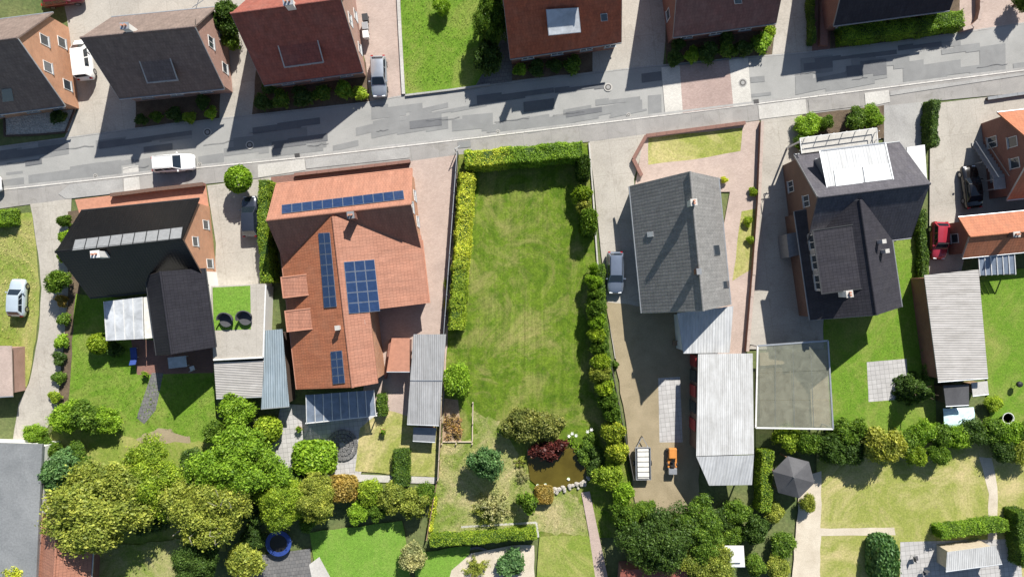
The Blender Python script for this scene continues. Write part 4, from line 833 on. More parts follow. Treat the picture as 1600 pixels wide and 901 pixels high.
def wispy(nbr, nleaf, size):
    C = []; per = nleaf // nbr
    for i in range(nbr):
        a = rng.random() * 6.283; el = rng.uniform(.15, 1.35); L = rng.uniform(.6, 1.05); t = rng.random(per) ** .7
        p = np.stack([np.cos(a) * np.cos(el) * L * t, np.sin(a) * np.cos(el) * L * t, .1 + np.sin(el) * L * t * .9 - .25 * t ** 3], 1)
        C.append(p + rng.normal(size=(per, 3)) * .05)
    C = np.concatenate(C); return leaves(C, unit(rng.normal(size=C.shape) + np.array([0, 0, .6])), size * rng.uniform(.5, 1.3, len(C)), .4)
PROTO = {'bush': [np_mesh('bush_leaves', crown(15, 3600, .105, .42, shell=.6), 4) for _ in range(4)],
         'shrub': [np_mesh('shrub_leaves', crown(36, 13000, .052, .29), 4) for _ in range(4)],
         'tree': [np_mesh('tree_leaves', crown(85, 52000, .025, .22, spread=.84), 4) for _ in range(4)],
         'clip': [np_mesh('clipped_leaves', clipped(4200, .085), 4) for _ in range(2)],
         'ball': [np_mesh('ball_leaves', clipped(4600, .085, 'ball'), 4) for _ in range(2)],
         'conifer': [np_mesh('conifer_needles', conifer(9000, .06), 4) for _ in range(2)],
         'wisp': [np_mesh('loose_leaves', wispy(46, 3400, .055), 4) for _ in range(3)],
         'fern': [np_mesh('tuft_leaves', wispy(26, 900, .13), 4) for _ in range(3)]}
for k, ms in PROTO.items():
    for me in ms: me.materials.append(M['leaf_mid'])
def branches(g, h, r, n, tw, spread=.55, z0=.35):
    for i in range(n):
        a = 2 * math.pi * i / n + random.uniform(-.4, .4); b0 = Vector((0, 0, h * random.uniform(z0 * .7, z0 * 1.2)))
        e = Vector((math.cos(a) * r * spread, math.sin(a) * r * spread, h * random.uniform(.6, .85))); m = b0.lerp(e, .5) + Vector((0, 0, -.04 * h))
        g.tube(b0, m, tw * .55, tw * .38, 6); g.tube(m, e, tw * .38, tw * .12, 5)
WOOD = {}
def plant(kind, px, py, rx, h, mat, name, label, cat, group=None, ry=None, z0=0.0, stem=None, zm=.55, woodm='bark', v=None, dark=False):
    """px,py,rx: crown centre and half width in photograph pixels, h: height in metres"""
    c = W(px, py, h * zm); r = rx * (H - h * zm) / F; r2 = (ry or rx) * (H - h * zm) / F
    t = root(name, Vector((c.x, c.y, z0)), 0); tag(t, label, cat, group)
    me = random.choice(PROTO[kind]) if v is None else PROTO[kind][v % len(PROTO[kind])]
    f = link('crown' if cat == 'tree' else 'foliage', me, None, t)
    f.rotation_euler = (0, 0, random.uniform(0, 6.28) if kind not in ('clip',) else 0)
    zs = 0.0 if stem is None else stem
    f.location = (0, 0, zs); k = random.uniform(.97, 1.03)
    if abs(r - r2) > .15: f.rotation_euler = (0, 0, random.choice((0, math.pi)))
    f.scale = (r * k, r2 * k, h - zs); f.material_slots[0].link = 'OBJECT'; f.material_slots[0].material = M[mat]
    key = (cat == 'tree', kind == 'clip', round(h), round(r))
    if key not in WOOD:
        g = G(); tw = (.035 * h + .04) if cat == 'tree' else .05; top = h * (.75 if cat == 'tree' else .5)
        g.tube((0, 0, -.05), (0, 0, top * .5), tw, tw * .75, 8); g.tube((0, 0, top * .5), (.03 * h, .02 * h, top), tw * .75, tw * .3, 7)
        branches(g, h, min(r, r2) if kind != 'conifer' else r * .5, 6 if cat == 'tree' else 4, tw)
        o = g.build('trunk' if cat == 'tree' else 'stems', woodm, t, local=True); WOOD[key] = o.data
    else:
        o = link('trunk' if cat == 'tree' else 'stems', WOOD[key], None, t)
    if woodm != 'bark': o.material_slots[0].link = 'OBJECT'; o.material_slots[0].material = M[woodm]
    return t
def hedge(pts, w, h, mat, name, label, group=None, dens=360, leaf_s=.068, z0=0.0, rough=.06, mat2=None, split=None):
    """clipped hedge along a pixel line (its centre on the ground); a twiggy body clothed in leaves"""
    P = [W(*p) for p in pts]; r = tag(root(name, Vector((P[0].x, P[0].y, 0))), label, 'hedge', group)
    g = G(); CC = []; NN = []
    for a, b in zip(P, P[1:]):
        d = b - a; L = d.length; d = d / L; q = Vector((-d.y, d.x, 0)); k = .86
        g.prism([a - q * w / 2 * k + Vector((0, 0, z0)), b - q * w / 2 * k + Vector((0, 0, z0)), b + q * w / 2 * k + Vector((0, 0, z0)), a + q * w / 2 * k + Vector((0, 0, z0))],
                [a - q * w / 2 * k * .8 + Vector((0, 0, h - .16)), b - q * w / 2 * k * .8 + Vector((0, 0, h - .16)), b + q * w / 2 * k * .8 + Vector((0, 0, h - .16)), a + q * w / 2 * k * .8 + Vector((0, 0, h - .16))])
        area = L * (w + 2 * h) + 2 * w * h; n = int(area * dens)
        s = rng.random(n) * L; per = w + 2 * h; t = rng.random(n) * per; x = np.where(t < h, -w / 2, np.where(t < h + w, t - h - w / 2, w / 2)); z = np.where(t < h, t, np.where(t < h + w, h, per - t))
        nx = np.where(t < h, -1., np.where(t < h + w, 0, 1.)); nz = np.where((t >= h) & (t < h + w), 1., 0.25)
        # rounded shoulders and an uneven growth
        wob = .17 * np.sin(s * 1.3 + x * 2 + len(CC)) + .12 * np.sin(s * 3.1 + z * 3 + 1.3) + .08 * np.sin(s * 7.3 + x * 5)
        inn = 1 - .22 * np.clip(z / h - .72, 0, 1) / .28 * (np.abs(x) / (w / 2)) ** 2
        x = x * inn * (1 + wob * .8 / max(w, .6)) + rng.normal(size=n) * rough; z = z * (1 + .06 * np.sin(s * 1.3 + 2)) - .14 * (np.abs(x) / (w / 2)) ** 4 * (z > h * .8) + wob * .5 * nz + rng.normal(size=n) * rough
        s2 = s + rng.normal(size=n) * .08; e = rng.random(n) < (2 * w * h / area); s2 = np.where(e, np.where(rng.random(n) < .5, -.03, L + .03) + rng.normal(size=n) * .06, s2); x = np.where(e, rng.uniform(-w / 2, w / 2, n), x); z = np.where(e, rng.random(n) * h, z)
        C = np.array(a)[None] + s2[:, None] * np.array(d)[None] + x[:, None] * np.array(q)[None]; C[:, 2] = z0 + np.clip(z, .02, None)
        N = nx[:, None] * np.array(q)[None] + np.array([0, 0, 1])[None] * nz[:, None]
        kp = rng.random(n) < .62 + .5 * np.sin(C[:, 0] * 2.3 + C[:, 1] * 1.1) * np.sin(C[:, 1] * 2.9 - C[:, 0] * .8 + 1) + .25
        CC.append(C[kp]); NN.append(unit(N + rng.normal(size=(n, 3)) * .6)[kp])
    g.build('inner_twigs', 'leaf_dark', r)
    C = np.concatenate(CC); N = np.concatenate(NN); C = C - np.array(r.location)[None]
    sz = leaf_s * rng.uniform(.6, 1.35, len(C)); V = leaves(C, N, sz)
    me = np_mesh('hedge_leaves', V, 4); me.materials.append(M[mat])
    if not mat2: mat2 = {'leaf_lime': 'leaf_mid', 'leaf_bright': 'leaf_mid', 'leaf_mid': 'leaf_dark', 'leaf_dark': 'leaf_mid', 'leaf_yellow': 'leaf_lime'}[mat]; split = lambda C: (rng.random(len(C)) < n01(C, 1.6, .7) * .7)
    if mat2:
        me.materials.append(M[mat2]); Cw = C + np.array(r.location)[None]; me.polygons.foreach_set('material_index', split(Cw).astype(np.int32)); me.update()
    f = bpy.data.objects.new('foliage', me); col.objects.link(f); f.parent = r
    return r
def n01(C, s, o=0): return .5 + .25 * np.sin(C[:, 0] * s + o) + .25 * np.sin(C[:, 1] * s * 1.3 + 2 * o + C[:, 0] * .7 * s)
# hedges of the plot
fx0 = W(718, 0).x
hedge([(730, 256), (905, 241)], 1.9, 2.75, 'leaf_bright', 'hedge', 'tall clipped hedge along the street, bright green with a yellow end', mat2='leaf_yellow',
      split=lambda C: (rng.random(len(C)) < np.clip(1.15 - np.abs(C[:, 0] - W(762, 0).x) / 2.6, 0, .75)))
hedge([(731, 276), (728, 330), (722, 410), (717, 470), (714, 512)], 1.65, 2.0, 'leaf_lime', 'hedge', 'long yellow green hedge beside the black fence', mat2='leaf_yellow',
      split=lambda C: (rng.random(len(C)) < np.clip((C[:, 1] - W(0, 440).y) / 3.0, .06, .92) * (.55 + .45 * n01(C, 2.2))))
ORD = ['first', 'second', 'third', 'fourth', 'fifth', 'sixth', 'seventh', 'eighth', 'ninth', 'tenth', 'eleventh', 'twelfth', 'thirteenth', 'fourteenth']
LC = {'leaf_mid': 'mid green', 'leaf_bright': 'bright green', 'leaf_dark': 'dark green', 'leaf_lime': 'lime green', 'leaf_olive': 'olive green', 'leaf_yellow': 'yellow', 'leaf_rust': 'rust brown', 'leaf_blue': 'blue green', 'leaf_gold': 'golden'}
def row(kind, items, name, what, group, cat='shrub', h=None):
    for i, it in enumerate(items):
        x, y, r = it[:3]; hh, m = (it[3], it[4]) if len(it) == 5 else (h, it[3])
        plant(kind, x, y, r, hh, m, name, what.format(c=LC[m], o=ORD[i]), cat, group)
# planting along the right boundary of the plot
R_ = 'shrubs along the right boundary wall'
plant('clip', 911, 262, 11, 2.9, 'leaf_dark', 'conifer_bush', 'dark upright conifer bush in the corner of the street hedge', 'shrub', ry=20)
plant('bush', 909, 303, 15, 2.2, 'leaf_lime', 'variegated_shrub', 'loose yellow variegated shrub beside the dark corner conifer', 'shrub', ry=17)
plant('bush', 913, 324, 14, 2.0, 'leaf_gold', 'variegated_shrub', 'pale gold shrub pressed against a clipped green bush', 'shrub')
plant('clip', 920, 347, 13, 2.9, 'leaf_mid', 'clipped_bush', 'smooth clipped green bush casting a round shadow on the lawn', 'shrub', ry=20)
row('shrub', [(929, 421, 11, 2.5, 'leaf_bright'), (928, 440, 14, 2.9, 'leaf_bright'), (929, 461, 14, 3.0, 'leaf_mid'), (928, 482, 17, 3.1, 'leaf_mid'), (933, 502, 15, 3.0, 'leaf_bright'), (932, 522, 15, 3.0, 'leaf_lime'), (936, 541, 15, 2.9, 'leaf_mid')], 'hedge_shrub', '{c} shrub in the dense row facing the blue grey car, {o} from the street', R_)
row('shrub', [(938, 563, 16, 3.0, 'leaf_lime'), (938, 584, 18, 3.1, 'leaf_olive'), (944, 605, 16, 3.1, 'leaf_lime'), (950, 627, 17, 3.1, 'leaf_mid'), (955, 646, 14, 2.9, 'leaf_mid')], 'hedge_shrub', '{c} loose shrub beside the brown yard, {o} from the dense row', 'loose shrubs beside the yard')
hedge([(933, 416), (935, 470), (939, 520), (944, 580), (953, 625), (960, 655)], 1.1, 2.0, 'leaf_mid', 'boundary_hedge', 'continuous leafy hedge core behind the boundary shrubs')
plant('shrub', 957, 674, 20, 3.0, 'leaf_variegated', 'golden_shrub', 'golden yellow shrub by the pond, largest of the boundary row', 'shrub')
plant('shrub', 964, 705, 20, 3.0, 'leaf_variegated', 'golden_shrub', 'golden green shrub opposite the white trailer', 'shrub', ry=24)
plant('shrub', 951, 742, 23, 2.8, 'leaf_lime', 'shrub', 'spreading lime green shrub leaning towards the paver path', 'shrub')
plant('shrub', 972, 770, 20, 3.0, 'leaf_bright', 'shrub', 'fresh green shrub between lime shrub and dark conifer', 'shrub')
plant('shrub', 976, 803, 22, 3.4, 'leaf_mid', 'shrub', 'mid green shrub beside the dark boundary trees', 'shrub')
plant('conifer', 985, 826, 22, 3.6, 'leaf_dark', 'conifer_tree', 'dark small conifer at the end of the boundary row', 'tree')
# inside the plot
plant('shrub', 714, 592, 23, 2.8, 'leaf_bright', 'laurel_bush', 'round bright green bush beside the grey carport', 'shrub', ry=32)
plant('shrub', 815, 663, 30, 2.8, 'leaf_rhodo', 'rhododendron', 'large olive rhododendron mound behind the red maple', 'shrub', ry=33, v=0)
plant('shrub', 853, 664, 33, 2.6, 'leaf_rhodo', 'rhododendron', 'wide olive rhododendron touching the red maple', 'shrub', ry=30, v=2)
plant('bush', 853, 706, 23, 1.6, 'leaf_red', 'red_maple', 'low weeping red maple overhanging the pond', 'shrub', ry=16)
plant('bush', 868, 695, 17, 1.7, 'leaf_red', 'red_maple', 'dark red maple top beside the white flowers', 'shrub', ry=12)
plant('shrub', 759, 721, 29, 3.9, 'leaf_blue', 'leafy_tree', 'small blue green tree on the rough dry grass', 'tree', stem=.5)
plant('bush', 826, 784, 15, 2.6, 'leaf_mid', 'round_bush', 'upright fresh green bush beside the rust brown bush', 'shrub', ry=18)
plant('clip', 850, 773, 14, 1.2, 'leaf_rust', 'round_bush', 'round rust brown bush at the pond edge', 'shrub', ry=14)
plant('wisp', 770, 795, 38, 2.6, 'leaf_grey', 'bare_shrub', 'half bare grey shrub with pale twigs by the edging', 'shrub', woodm='bark_pale', ry=32)
plant('wisp', 757, 803, 25, 1.6, 'leaf_olive', 'bare_shrub', 'dull olive shrub growing into the half bare shrub', 'shrub')
plant('wisp', 816, 745, 17, 1.0, 'leaf_grey', 'reed_clump', 'pale dry reed clump on the pond bank', 'plant')
plant('fern', 812, 722, 13, .8, 'leaf_olive', 'reed_clump', 'olive reeds in the shade of the rhododendron', 'plant')
for x, y, r in ((893, 690, 11), (902, 700, 9)): plant('fern', x, y, r, .9, 'leaf_bright', 'iris_clump', 'green iris clump on the pond bank beside the red maple', 'plant', 'iris clumps')
for x, y, r in ((909, 707, 10), (917, 695, 11), (924, 683, 9), (912, 718, 9)): plant('bush', x, y, r, 1.0, 'leaf_mid', 'waterside_shrub', 'small leafy waterside shrub opposite the red maple', 'plant', 'waterside shrubs')
for x, y, r in ((930, 705, 12), (934, 722, 12), (925, 733, 9)): plant('bush', x, y, r, 1.1, 'leaf_dark', 'waterside_shrub', 'dark waterside shrub shaded by the golden shrubs', 'plant', 'dark waterside shrubs')
for x, y in ((889, 681), (894, 677), (900, 680), (918, 674), (924, 671)):
    c = W(x, y, .9); t = tag(root('white_flower', Vector((c.x, c.y, 0))), 'white iris flower above the pond bank', 'flower', 'white flowers by the pond')
    G().tube((0, 0, 0), (0, 0, .9), .012, n=5).build('stalk', 'leaf_mid', t, local=True); g = G()
    for k in range(6):
        a = k * 1.047; g.add([(0, 0, .9), (.1 * math.cos(a - .4), .1 * math.sin(a - .4), .97), (.24 * math.cos(a), .24 * math.sin(a), .93), (.1 * math.cos(a + .4), .1 * math.sin(a + .4), .97)], [(0, 1, 2, 3)])
    g.build('petals', 'flower_white', t, local=True)
for i in range(26):
    x = 696 + random.uniform(0, 22); y = 638 + random.uniform(0, 46)
    plant('fern', x, y, random.uniform(6, 9), random.uniform(.5, .9), random.choice(('leaf_dry', 'leaf_dry', 'leaf_rust')), 'dry_plant', 'withered brown perennial in the dry bed', 'plant', 'withered plants in the bed')
plant('wisp', 696, 478, 6, 1.1, 'leaf_gold', 'fence_plant', 'thin yellow climber at the foot of the black fence', 'plant', ry=16)
plant('wisp', 697, 445, 6, 1.0, 'leaf_lime', 'fence_plant', 'thin green climber beside the pink paver drive', 'plant', ry=14)
hedge([(680, 775), (672, 826)], .5, .5, 'leaf_yellow', 'low_hedge', 'very low yellow hedge along the rough dry grass')
hedge([(676, 838), (745, 834), (836, 826)], .9, 1.9, 'leaf_lime', 'hedge', 'clipped lime hedge closing the end of the plot')
# pond
def poly_sheet(name, pts, z, mat): 
    P = [W(*p) for p in pts]; o = mesh(name, [Vector((p.x, p.y, z)) for p in P], [list(range(len(P)))], mat)
    if o.data.polygons[0].normal.z < 0: o.data.flip_normals()
    return o
POND = [(822, 708), (835, 697), (855, 694), (880, 699), (900, 698), (912, 712), (914, 730), (920, 742), (912, 752), (895, 756), (875, 761), (858, 763), (842, 760), (828, 748), (826, 728)]
pond = struct(poly_sheet('pond', POND, .004 * LEVEL[0] + .02, 'pond_water'), 'olive brown garden pond')
stone_me = []
for k in range(4):
    bm = bmesh.new(); bmesh.ops.create_icosphere(bm, subdivisions=2, radius=.5)
    for v in bm.verts: v.co *= random.uniform(.8, 1.15); v.co.z *= .55
    me = bpy.data.meshes.new('stone'); bm.to_mesh(me); bm.free(); me.materials.append(M['stone']); stone_me.append(me)
def stones(line, n, s0, s1, label, group, spread=2.0):
    P = [W(*p) for p in line]; L = [(b - a).length for a, b in zip(P, P[1:])]; tot = sum(L)
    for i in range(n):
        d = tot * (i + random.random() * .8) / n; k = 0
        while d > L[k] and k < len(L) - 1: d -= L[k]; k += 1
        p = P[k].lerp(P[k + 1], min(1, d / L[k])) + Vector((random.uniform(-1, 1), random.uniform(-1, 1), 0)) * spread / 14.2
        o = link('pond_stone', random.choice(stone_me), None); s = random.uniform(s0, s1); o.location = (p.x, p.y, .004 * LEVEL[0] + s * .15); o.scale = (s * random.uniform(.8, 1.3), s, s * .9); o.rotation_euler = (0, 0, random.uniform(0, 6)); tag(o, label, 'stone', group)
stones([(845, 764), (860, 766), (880, 763), (900, 758), (918, 752)], 34, .25, .52, 'pale rounded stone on the sunny rim of the pond', 'stones on the sunny pond rim', 4)
stones([(905, 757), (922, 746), (918, 728)], 10, .3, .5, 'stone on the pond rim beside the paver path', 'stones beside the paver path', 3)
stones([(822, 706), (838, 696), (862, 692)], 8, .3, .5, 'shaded stone on the pond rim under the maple', 'shaded stones under the maple', 3)
for x, y in ((888, 747), (840, 757), (852, 756)):
    c = W(x, y, .1); t = tag(root('water_lily', Vector((c.x, c.y, .004 * LEVEL[0] + .022))), 'white water lily bloom floating near the sunny pond rim', 'flower', 'water lilies')
    n = 14; G().prism([(math.cos(k / n * 6) * .2, math.sin(k / n * 6) * .2, 0) for k in range(n)], [(math.cos(k / n * 6) * .2, math.sin(k / n * 6) * .2, .012) for k in range(n)]).build('pad', 'leaf_mid', t, local=True)
    g = G()
    for ring_, (rr, zz) in enumerate(((.2, .08), (.14, .16), (.08, .2))):
        for k in range(8): a = k * .785 + ring_ * .4; g.add([(0, 0, .02), (rr * .6 * math.cos(a - .4), rr * .6 * math.sin(a - .4), zz * .8), (rr * math.cos(a), rr * math.sin(a), zz), (rr * .6 * math.cos(a + .4), rr * .6 * math.sin(a + .4), zz * .8)], [(0, 1, 2, 3)])
    g.build('bloom', 'flower_white', t, local=True)
# pebbles in the front bed
reg = [(10, 213), (10, 174), (102, 162), (117, 170), (106, 204)]
def inside(x, y, P):
    c = False
    for (x0, y0), (x1, y1) in zip(P, P[1:] + P[:1]):
        if (y0 > y) != (y1 > y) and x < (x1 - x0) * (y - y0) / (y1 - y0) + x0: c = not c
    return c
V = []; Fc = []; oct_ = [(1, 0, 0), (0, 1, 0), (-1, 0, 0), (0, -1, 0), (0, 0, 1)]
for i in range(2600):
    x, y = random.uniform(8, 118), random.uniform(160, 215)
    if not inside(x, y, reg): continue
    c = W(x, y); s = random.uniform(.05, .13); a = random.random() * 3; k = len(V)
    for q in oct_: V.append((c.x + s * (q[0] * math.cos(a) - q[1] * math.sin(a)) * random.uniform(.8, 1.3), c.y + s * (q[0] * math.sin(a) + q[1] * math.cos(a)), .06 + s * q[2] * .7))
    Fc += [(k, k + 1, k + 4), (k + 1, k + 2, k + 4), (k + 2, k + 3, k + 4), (k + 3, k, k + 4)]
o = mesh('pebbles', V, Fc, 'pebble', uv=False); o['kind'] = 'stuff'; tag(o, 'loose pale pebbles of the front bed', 'pebbles')
# --- vegetation across the street
B = 'shrub'
row('bush', ((222, 186, 9, 'leaf_dark'), (246, 183, 10, 'leaf_mid'), (275, 178, 12, 'leaf_dark'), (296, 184, 10, 'leaf_lime'), (330, 178, 10, 'leaf_bright'), (318, 160, 12, 'leaf_dark')), 'front_shrub', '{c} low shrub before the dark brown roof, {o} from its concrete drive', 'shrubs before the brown roof', h=.9)
row('bush', ((410, 160, 14, 'leaf_dark'), (440, 157, 15, 'leaf_mid'), (470, 152, 16, 'leaf_dark'), (505, 146, 14, 'leaf_mid'), (538, 141, 15, 'leaf_bright'), (562, 146, 12, 'leaf_lime'), (420, 135, 12, 'leaf_dark')), 'front_shrub', '{c} shaded shrub before the wine red roof, {o} counted towards the silver car', 'shrubs before the wine red roof', h=1.1)
plant('shrub', 355, 30, 22, 4.0, 'leaf_dark', 'side_tree', 'dark tree squeezed between brown and wine red roofs', 'tree', ry=34)
plant('shrub', 362, 66, 14, 2.4, 'leaf_mid', 'side_bush', 'mid green bush behind the concrete drive', B)
plant('bush', 92, 182, 11, 1.1, 'leaf_dark', 'pebble_bed_bush', 'dark bush growing in the pebble bed', B)
plant('tree', 768, 30, 26, 5.0, 'leaf_mid', 'lawn_tree', 'tree at the shaded edge of the bright lawn', 'tree', ry=44)
plant('shrub', 762, 88, 22, 3.4, 'leaf_dark', 'lawn_bush', 'dark bush beside the rust red roof', B, ry=34)
plant('shrub', 690, 10, 16, 1.8, 'leaf_bright', 'lawn_bush', 'bright bush on the lawn across the street', B)
row('bush', ((812, 110, 11, 'leaf_bright'), (838, 106, 13, 'leaf_dark'), (868, 104, 12, 'leaf_dark'), (893, 100, 14, 'leaf_mid')), 'front_shrub', '{c} shaded shrub below the rust red roof, {o} from the bright lawn', 'shrubs below the rust red roof', h=1.0)
row('bush', ((1055, 92, 14, 'leaf_dark'), (1080, 88, 13, 'leaf_bright'), (1105, 82, 16, 'leaf_dark'), (1135, 78, 15, 'leaf_mid'), (1162, 76, 13, 'leaf_dark'), (1190, 66, 16, 'leaf_bright'), (1200, 48, 12, 'leaf_lime'), (1060, 70, 12, 'leaf_dark'), (1135, 62, 12, 'leaf_dark')), 'front_shrub', '{c} shaded shrub facing the red paver band, {o} from the brick gable', 'shrubs facing the paver band', h=1.2)
hedge([(1305, 60), (1400, 50), (1490, 37)], 1.9, 1.7, 'leaf_bright', 'street_hedge', 'broad bright hedge below the dark grey roof')
hedge([(1262, -10), (1264, 72)], .5, 1.2, 'leaf_dark', 'narrow_hedge', 'narrow dark hedge between two drives across the street')
plant('shrub', 1600, 0, 20, 3.0, 'leaf_mid', 'corner_tree', 'tree at the end of the pink paver drive', 'tree')
# --- south gardens, left
plant('ball', 372, 280, 21, 3.4, 'leaf_bright', 'round_tree', 'ball shaped bright green tree beside the pavement', 'tree', stem=1.3, zm=.7)
hedge([(425, 288), (423, 360), (428, 440)], 1.2, 2.6, 'leaf_lime', 'hedge', 'tall lime hedge between the dark car and the orange roof')
hedge([(-30, 345), (32, 340)], 1.6, 1.3, 'leaf_bright', 'hedge', 'short bright hedge at the corner of the dry lawn')
row('shrub', ((102, 345, 12, 'leaf_mid'), (106, 372, 13, 'leaf_bright'), (100, 398, 12, 'leaf_mid')), 'drive_bush', '{c} bush at the black roofed house corner, {o} from the pavement', 'bushes beside the house corner', h=1.8)
plant('shrub', 92, 440, 20, 3.0, 'leaf_mid', 'drive_tree', 'small tree overhanging the long concrete drive', 'tree')
row('bush', ((98, 470, 9, 'leaf_rust'), (100, 500, 10, 'leaf_mid'), (97, 535, 11, 'leaf_bright'), (94, 560, 10, 'leaf_dark'), (92, 590, 11, 'leaf_mid'), (88, 620, 10, 'leaf_lime')), 'bed_plant', '{c} plant in the bed beside the long drive, {o} from the small tree', 'plants beside the long drive', h=1.0)
plant('ball', 153, 537, 16, 2.2, 'leaf_lime', 'ball_shrub', 'ball shaped lime shrub on the fresh lawn', B)
plant('bush', 182, 545, 13, 1.4, 'leaf_dark', 'terrace_bush', 'dark bush next to the ball shaped lime shrub', B)
row('shrub', ((105, 652, 28, 2.8, 'leaf_bright'), (135, 650, 30, 3.0, 'leaf_mid'), (165, 655, 24, 2.6, 'leaf_bright')), 'garden_shrub', '{c} dense shrub at the end of the fresh lawn, {o} from the drive', 'dense shrubs behind the lawn')
row('shrub', ((55, 678, 18, 1.8, 'leaf_bright'), (75, 700, 20, 2.2, 'leaf_mid'), (58, 768, 12, 1.4, 'leaf_yellow')), 'garden_shrub', '{c} shrub beside the grey felt roof, {o} from the long drive', 'shrubs beside the felt roof')
plant('shrub', 95, 735, 36, 4.0, 'leaf_blue', 'blue_conifer_tree', 'blue green tree between felt roof and olive tree', 'tree')
plant('tree', 165, 785, 98, 7.0, 'leaf_olive', 'olive_tree', 'huge olive toned spreading tree', 'tree', ry=74, stem=1.2, v=0)
plant('tree', 245, 745, 55, 6.0, 'leaf_lime', 'lime_tree', 'yellow green tree behind the huge olive one', 'tree', stem=1.0, v=1)
plant('shrub', 30, 893, 24, 3.6, 'leaf_yellow', 'yellow_bush', 'yellow bush against the grey felt roof', B)
plant('tree', 375, 720, 68, 6.5, 'leaf_bright', 'green_tree', 'large fresh green tree behind the ball topped shrub', 'tree', ry=62, stem=1.0, v=2)
plant('tree', 330, 790, 60, 7.0, 'leaf_olive', 'bare_tree', 'tall thin olive tree with pale limbs showing', 'tree', woodm='bark_pale', stem=1.4, v=3)
plant('wisp', 300, 812, 52, 6.5, 'leaf_grey', 'bare_tree', 'half bare grey tree beside the shady lawn', 'tree', woodm='bark_pale', stem=1.0)
for tr in [o for o in bpy.data.objects if o.name == 'bare_tree']:
    g = G(); hh = 7.2 if tr.name.startswith('bare') else 6.6
    for k in range(7 if tr.name.startswith('bare') else 3):
        a = random.uniform(0, 6.28); r_ = random.uniform(2.2, 4.2); p = Vector((0, 0, random.uniform(1.5, 3.5)))
        for sgm in range(4):
            q = p + Vector((math.cos(a) * r_ / 4, math.sin(a) * r_ / 4, (hh - p.z) / (4.2 - sgm) * random.uniform(.7, 1.15))); a += random.uniform(-.5, .5)
            g.tube(p, q, .13 - .028 * sgm, .10 - .028 * sgm, 6); p = q
            if sgm > 0: g.tube(q, q + Vector((math.cos(a + 1.2) * .8, math.sin(a + 1.2) * .8, .35)), .035, .012, 5)
    g.build('limbs', 'bark_grey', tr, local=True)
row('shrub', ((235, 812, 30, 1.8, 'leaf_dark'), (268, 790, 28, 2.2, 'leaf_mid'), (290, 745, 26, 2.4, 'leaf_dark'), (215, 722, 24, 1.8, 'leaf_mid'), (300, 720, 22, 1.8, 'leaf_dark'), (395, 790, 30, 2.4, 'leaf_dark'), (430, 745, 28, 2.4, 'leaf_mid'), (462, 752, 24, 2.0, 'leaf_dark'), (480, 812, 16, 1.6, 'leaf_mid'), (396, 838, 20, 1.8, 'leaf_dark'), (120, 715, 22, 1.8, 'leaf_mid')), 'undergrowth_shrub', '{c} undergrowth shrub beneath the large back trees, {o} of the thicket', 'undergrowth of the thicket')
plant('tree', 312, 868, 40, 5.0, 'leaf_dark', 'dark_tree', 'dark tree at the shady terrace', 'tree', stem=1.0)
plant('shrub', 385, 876, 32, 3.5, 'leaf_olive', 'terrace_shrub', 'olive shrub beside the trampoline', B)
plant('tree', 438, 775, 42, 5.2, 'leaf_lime', 'pale_tree', 'pale green tree above the trampoline', 'tree', stem=1.0, v=1)
plant('tree', 495, 775, 36, 5.0, 'leaf_olive', 'pale_tree', 'olive green tree at the corner of the brilliant lawn', 'tree', stem=.8, v=0)
plant('ball', 418, 671, 21, 2.6, 'leaf_lime', 'ball_shrub', 'ball shaped lime shrub beside the grey terrace', B)
plant('clip', 490, 716, 33, 2.6, 'leaf_bright', 'dome_shrub', 'wide dome clipped bright shrub below the grey terrace', B, ry=26)
plant('shrub', 372, 640, 30, 3.4, 'leaf_bright', 'shed_bush', 'bright bush against the grey ribbed shed', B)
plant('shrub', 340, 672, 22, 2.8, 'leaf_mid', 'shed_bush', 'mid green bush at the lawn corner below the shed', B)
plant('clip', 533, 764, 24, 2.4, 'leaf_rust', 'copper_shrub', 'clipped copper brown shrub behind the pale edging path', B, ry=20)
row('shrub', ((578, 768, 22, 2.2, 'leaf_lime'), (612, 778, 26, 3.0, 'leaf_olive'), (645, 786, 28, 3.2, 'leaf_olive'), (560, 800, 20, 2.0, 'leaf_bright'), (590, 798, 16, 2.4, 'leaf_mid'), (664, 770, 18, 2.4, 'leaf_mid')), 'border_shrub', '{c} shrub in the mixed border above the brilliant lawn, {o} from copper shrub', 'mixed border above the lawn')
hedge([(629, 700), (630, 752)], 1.7, 1.6, 'leaf_mid', 'hedge', 'short dark green hedge block on the dry lawn')
hedge([(598, 615), (600, 645)], .9, 1.3, 'leaf_mid', 'hedge', 'small hedge block beside the glazed veranda')
plant('shrub', 645, 868, 24, 2.4, 'leaf_grey', 'border_shrub', 'grey green shrub between two brilliant lawns', B)
plant('wisp', 745, 888, 26, 1.4, 'leaf_olive', 'bed_plants', 'olive perennials filling the round bed', 'plant')
plant('bush', 798, 880, 22, 1.4, 'leaf_blue', 'bed_plants', 'blue green perennials beside the round bed', 'plant')
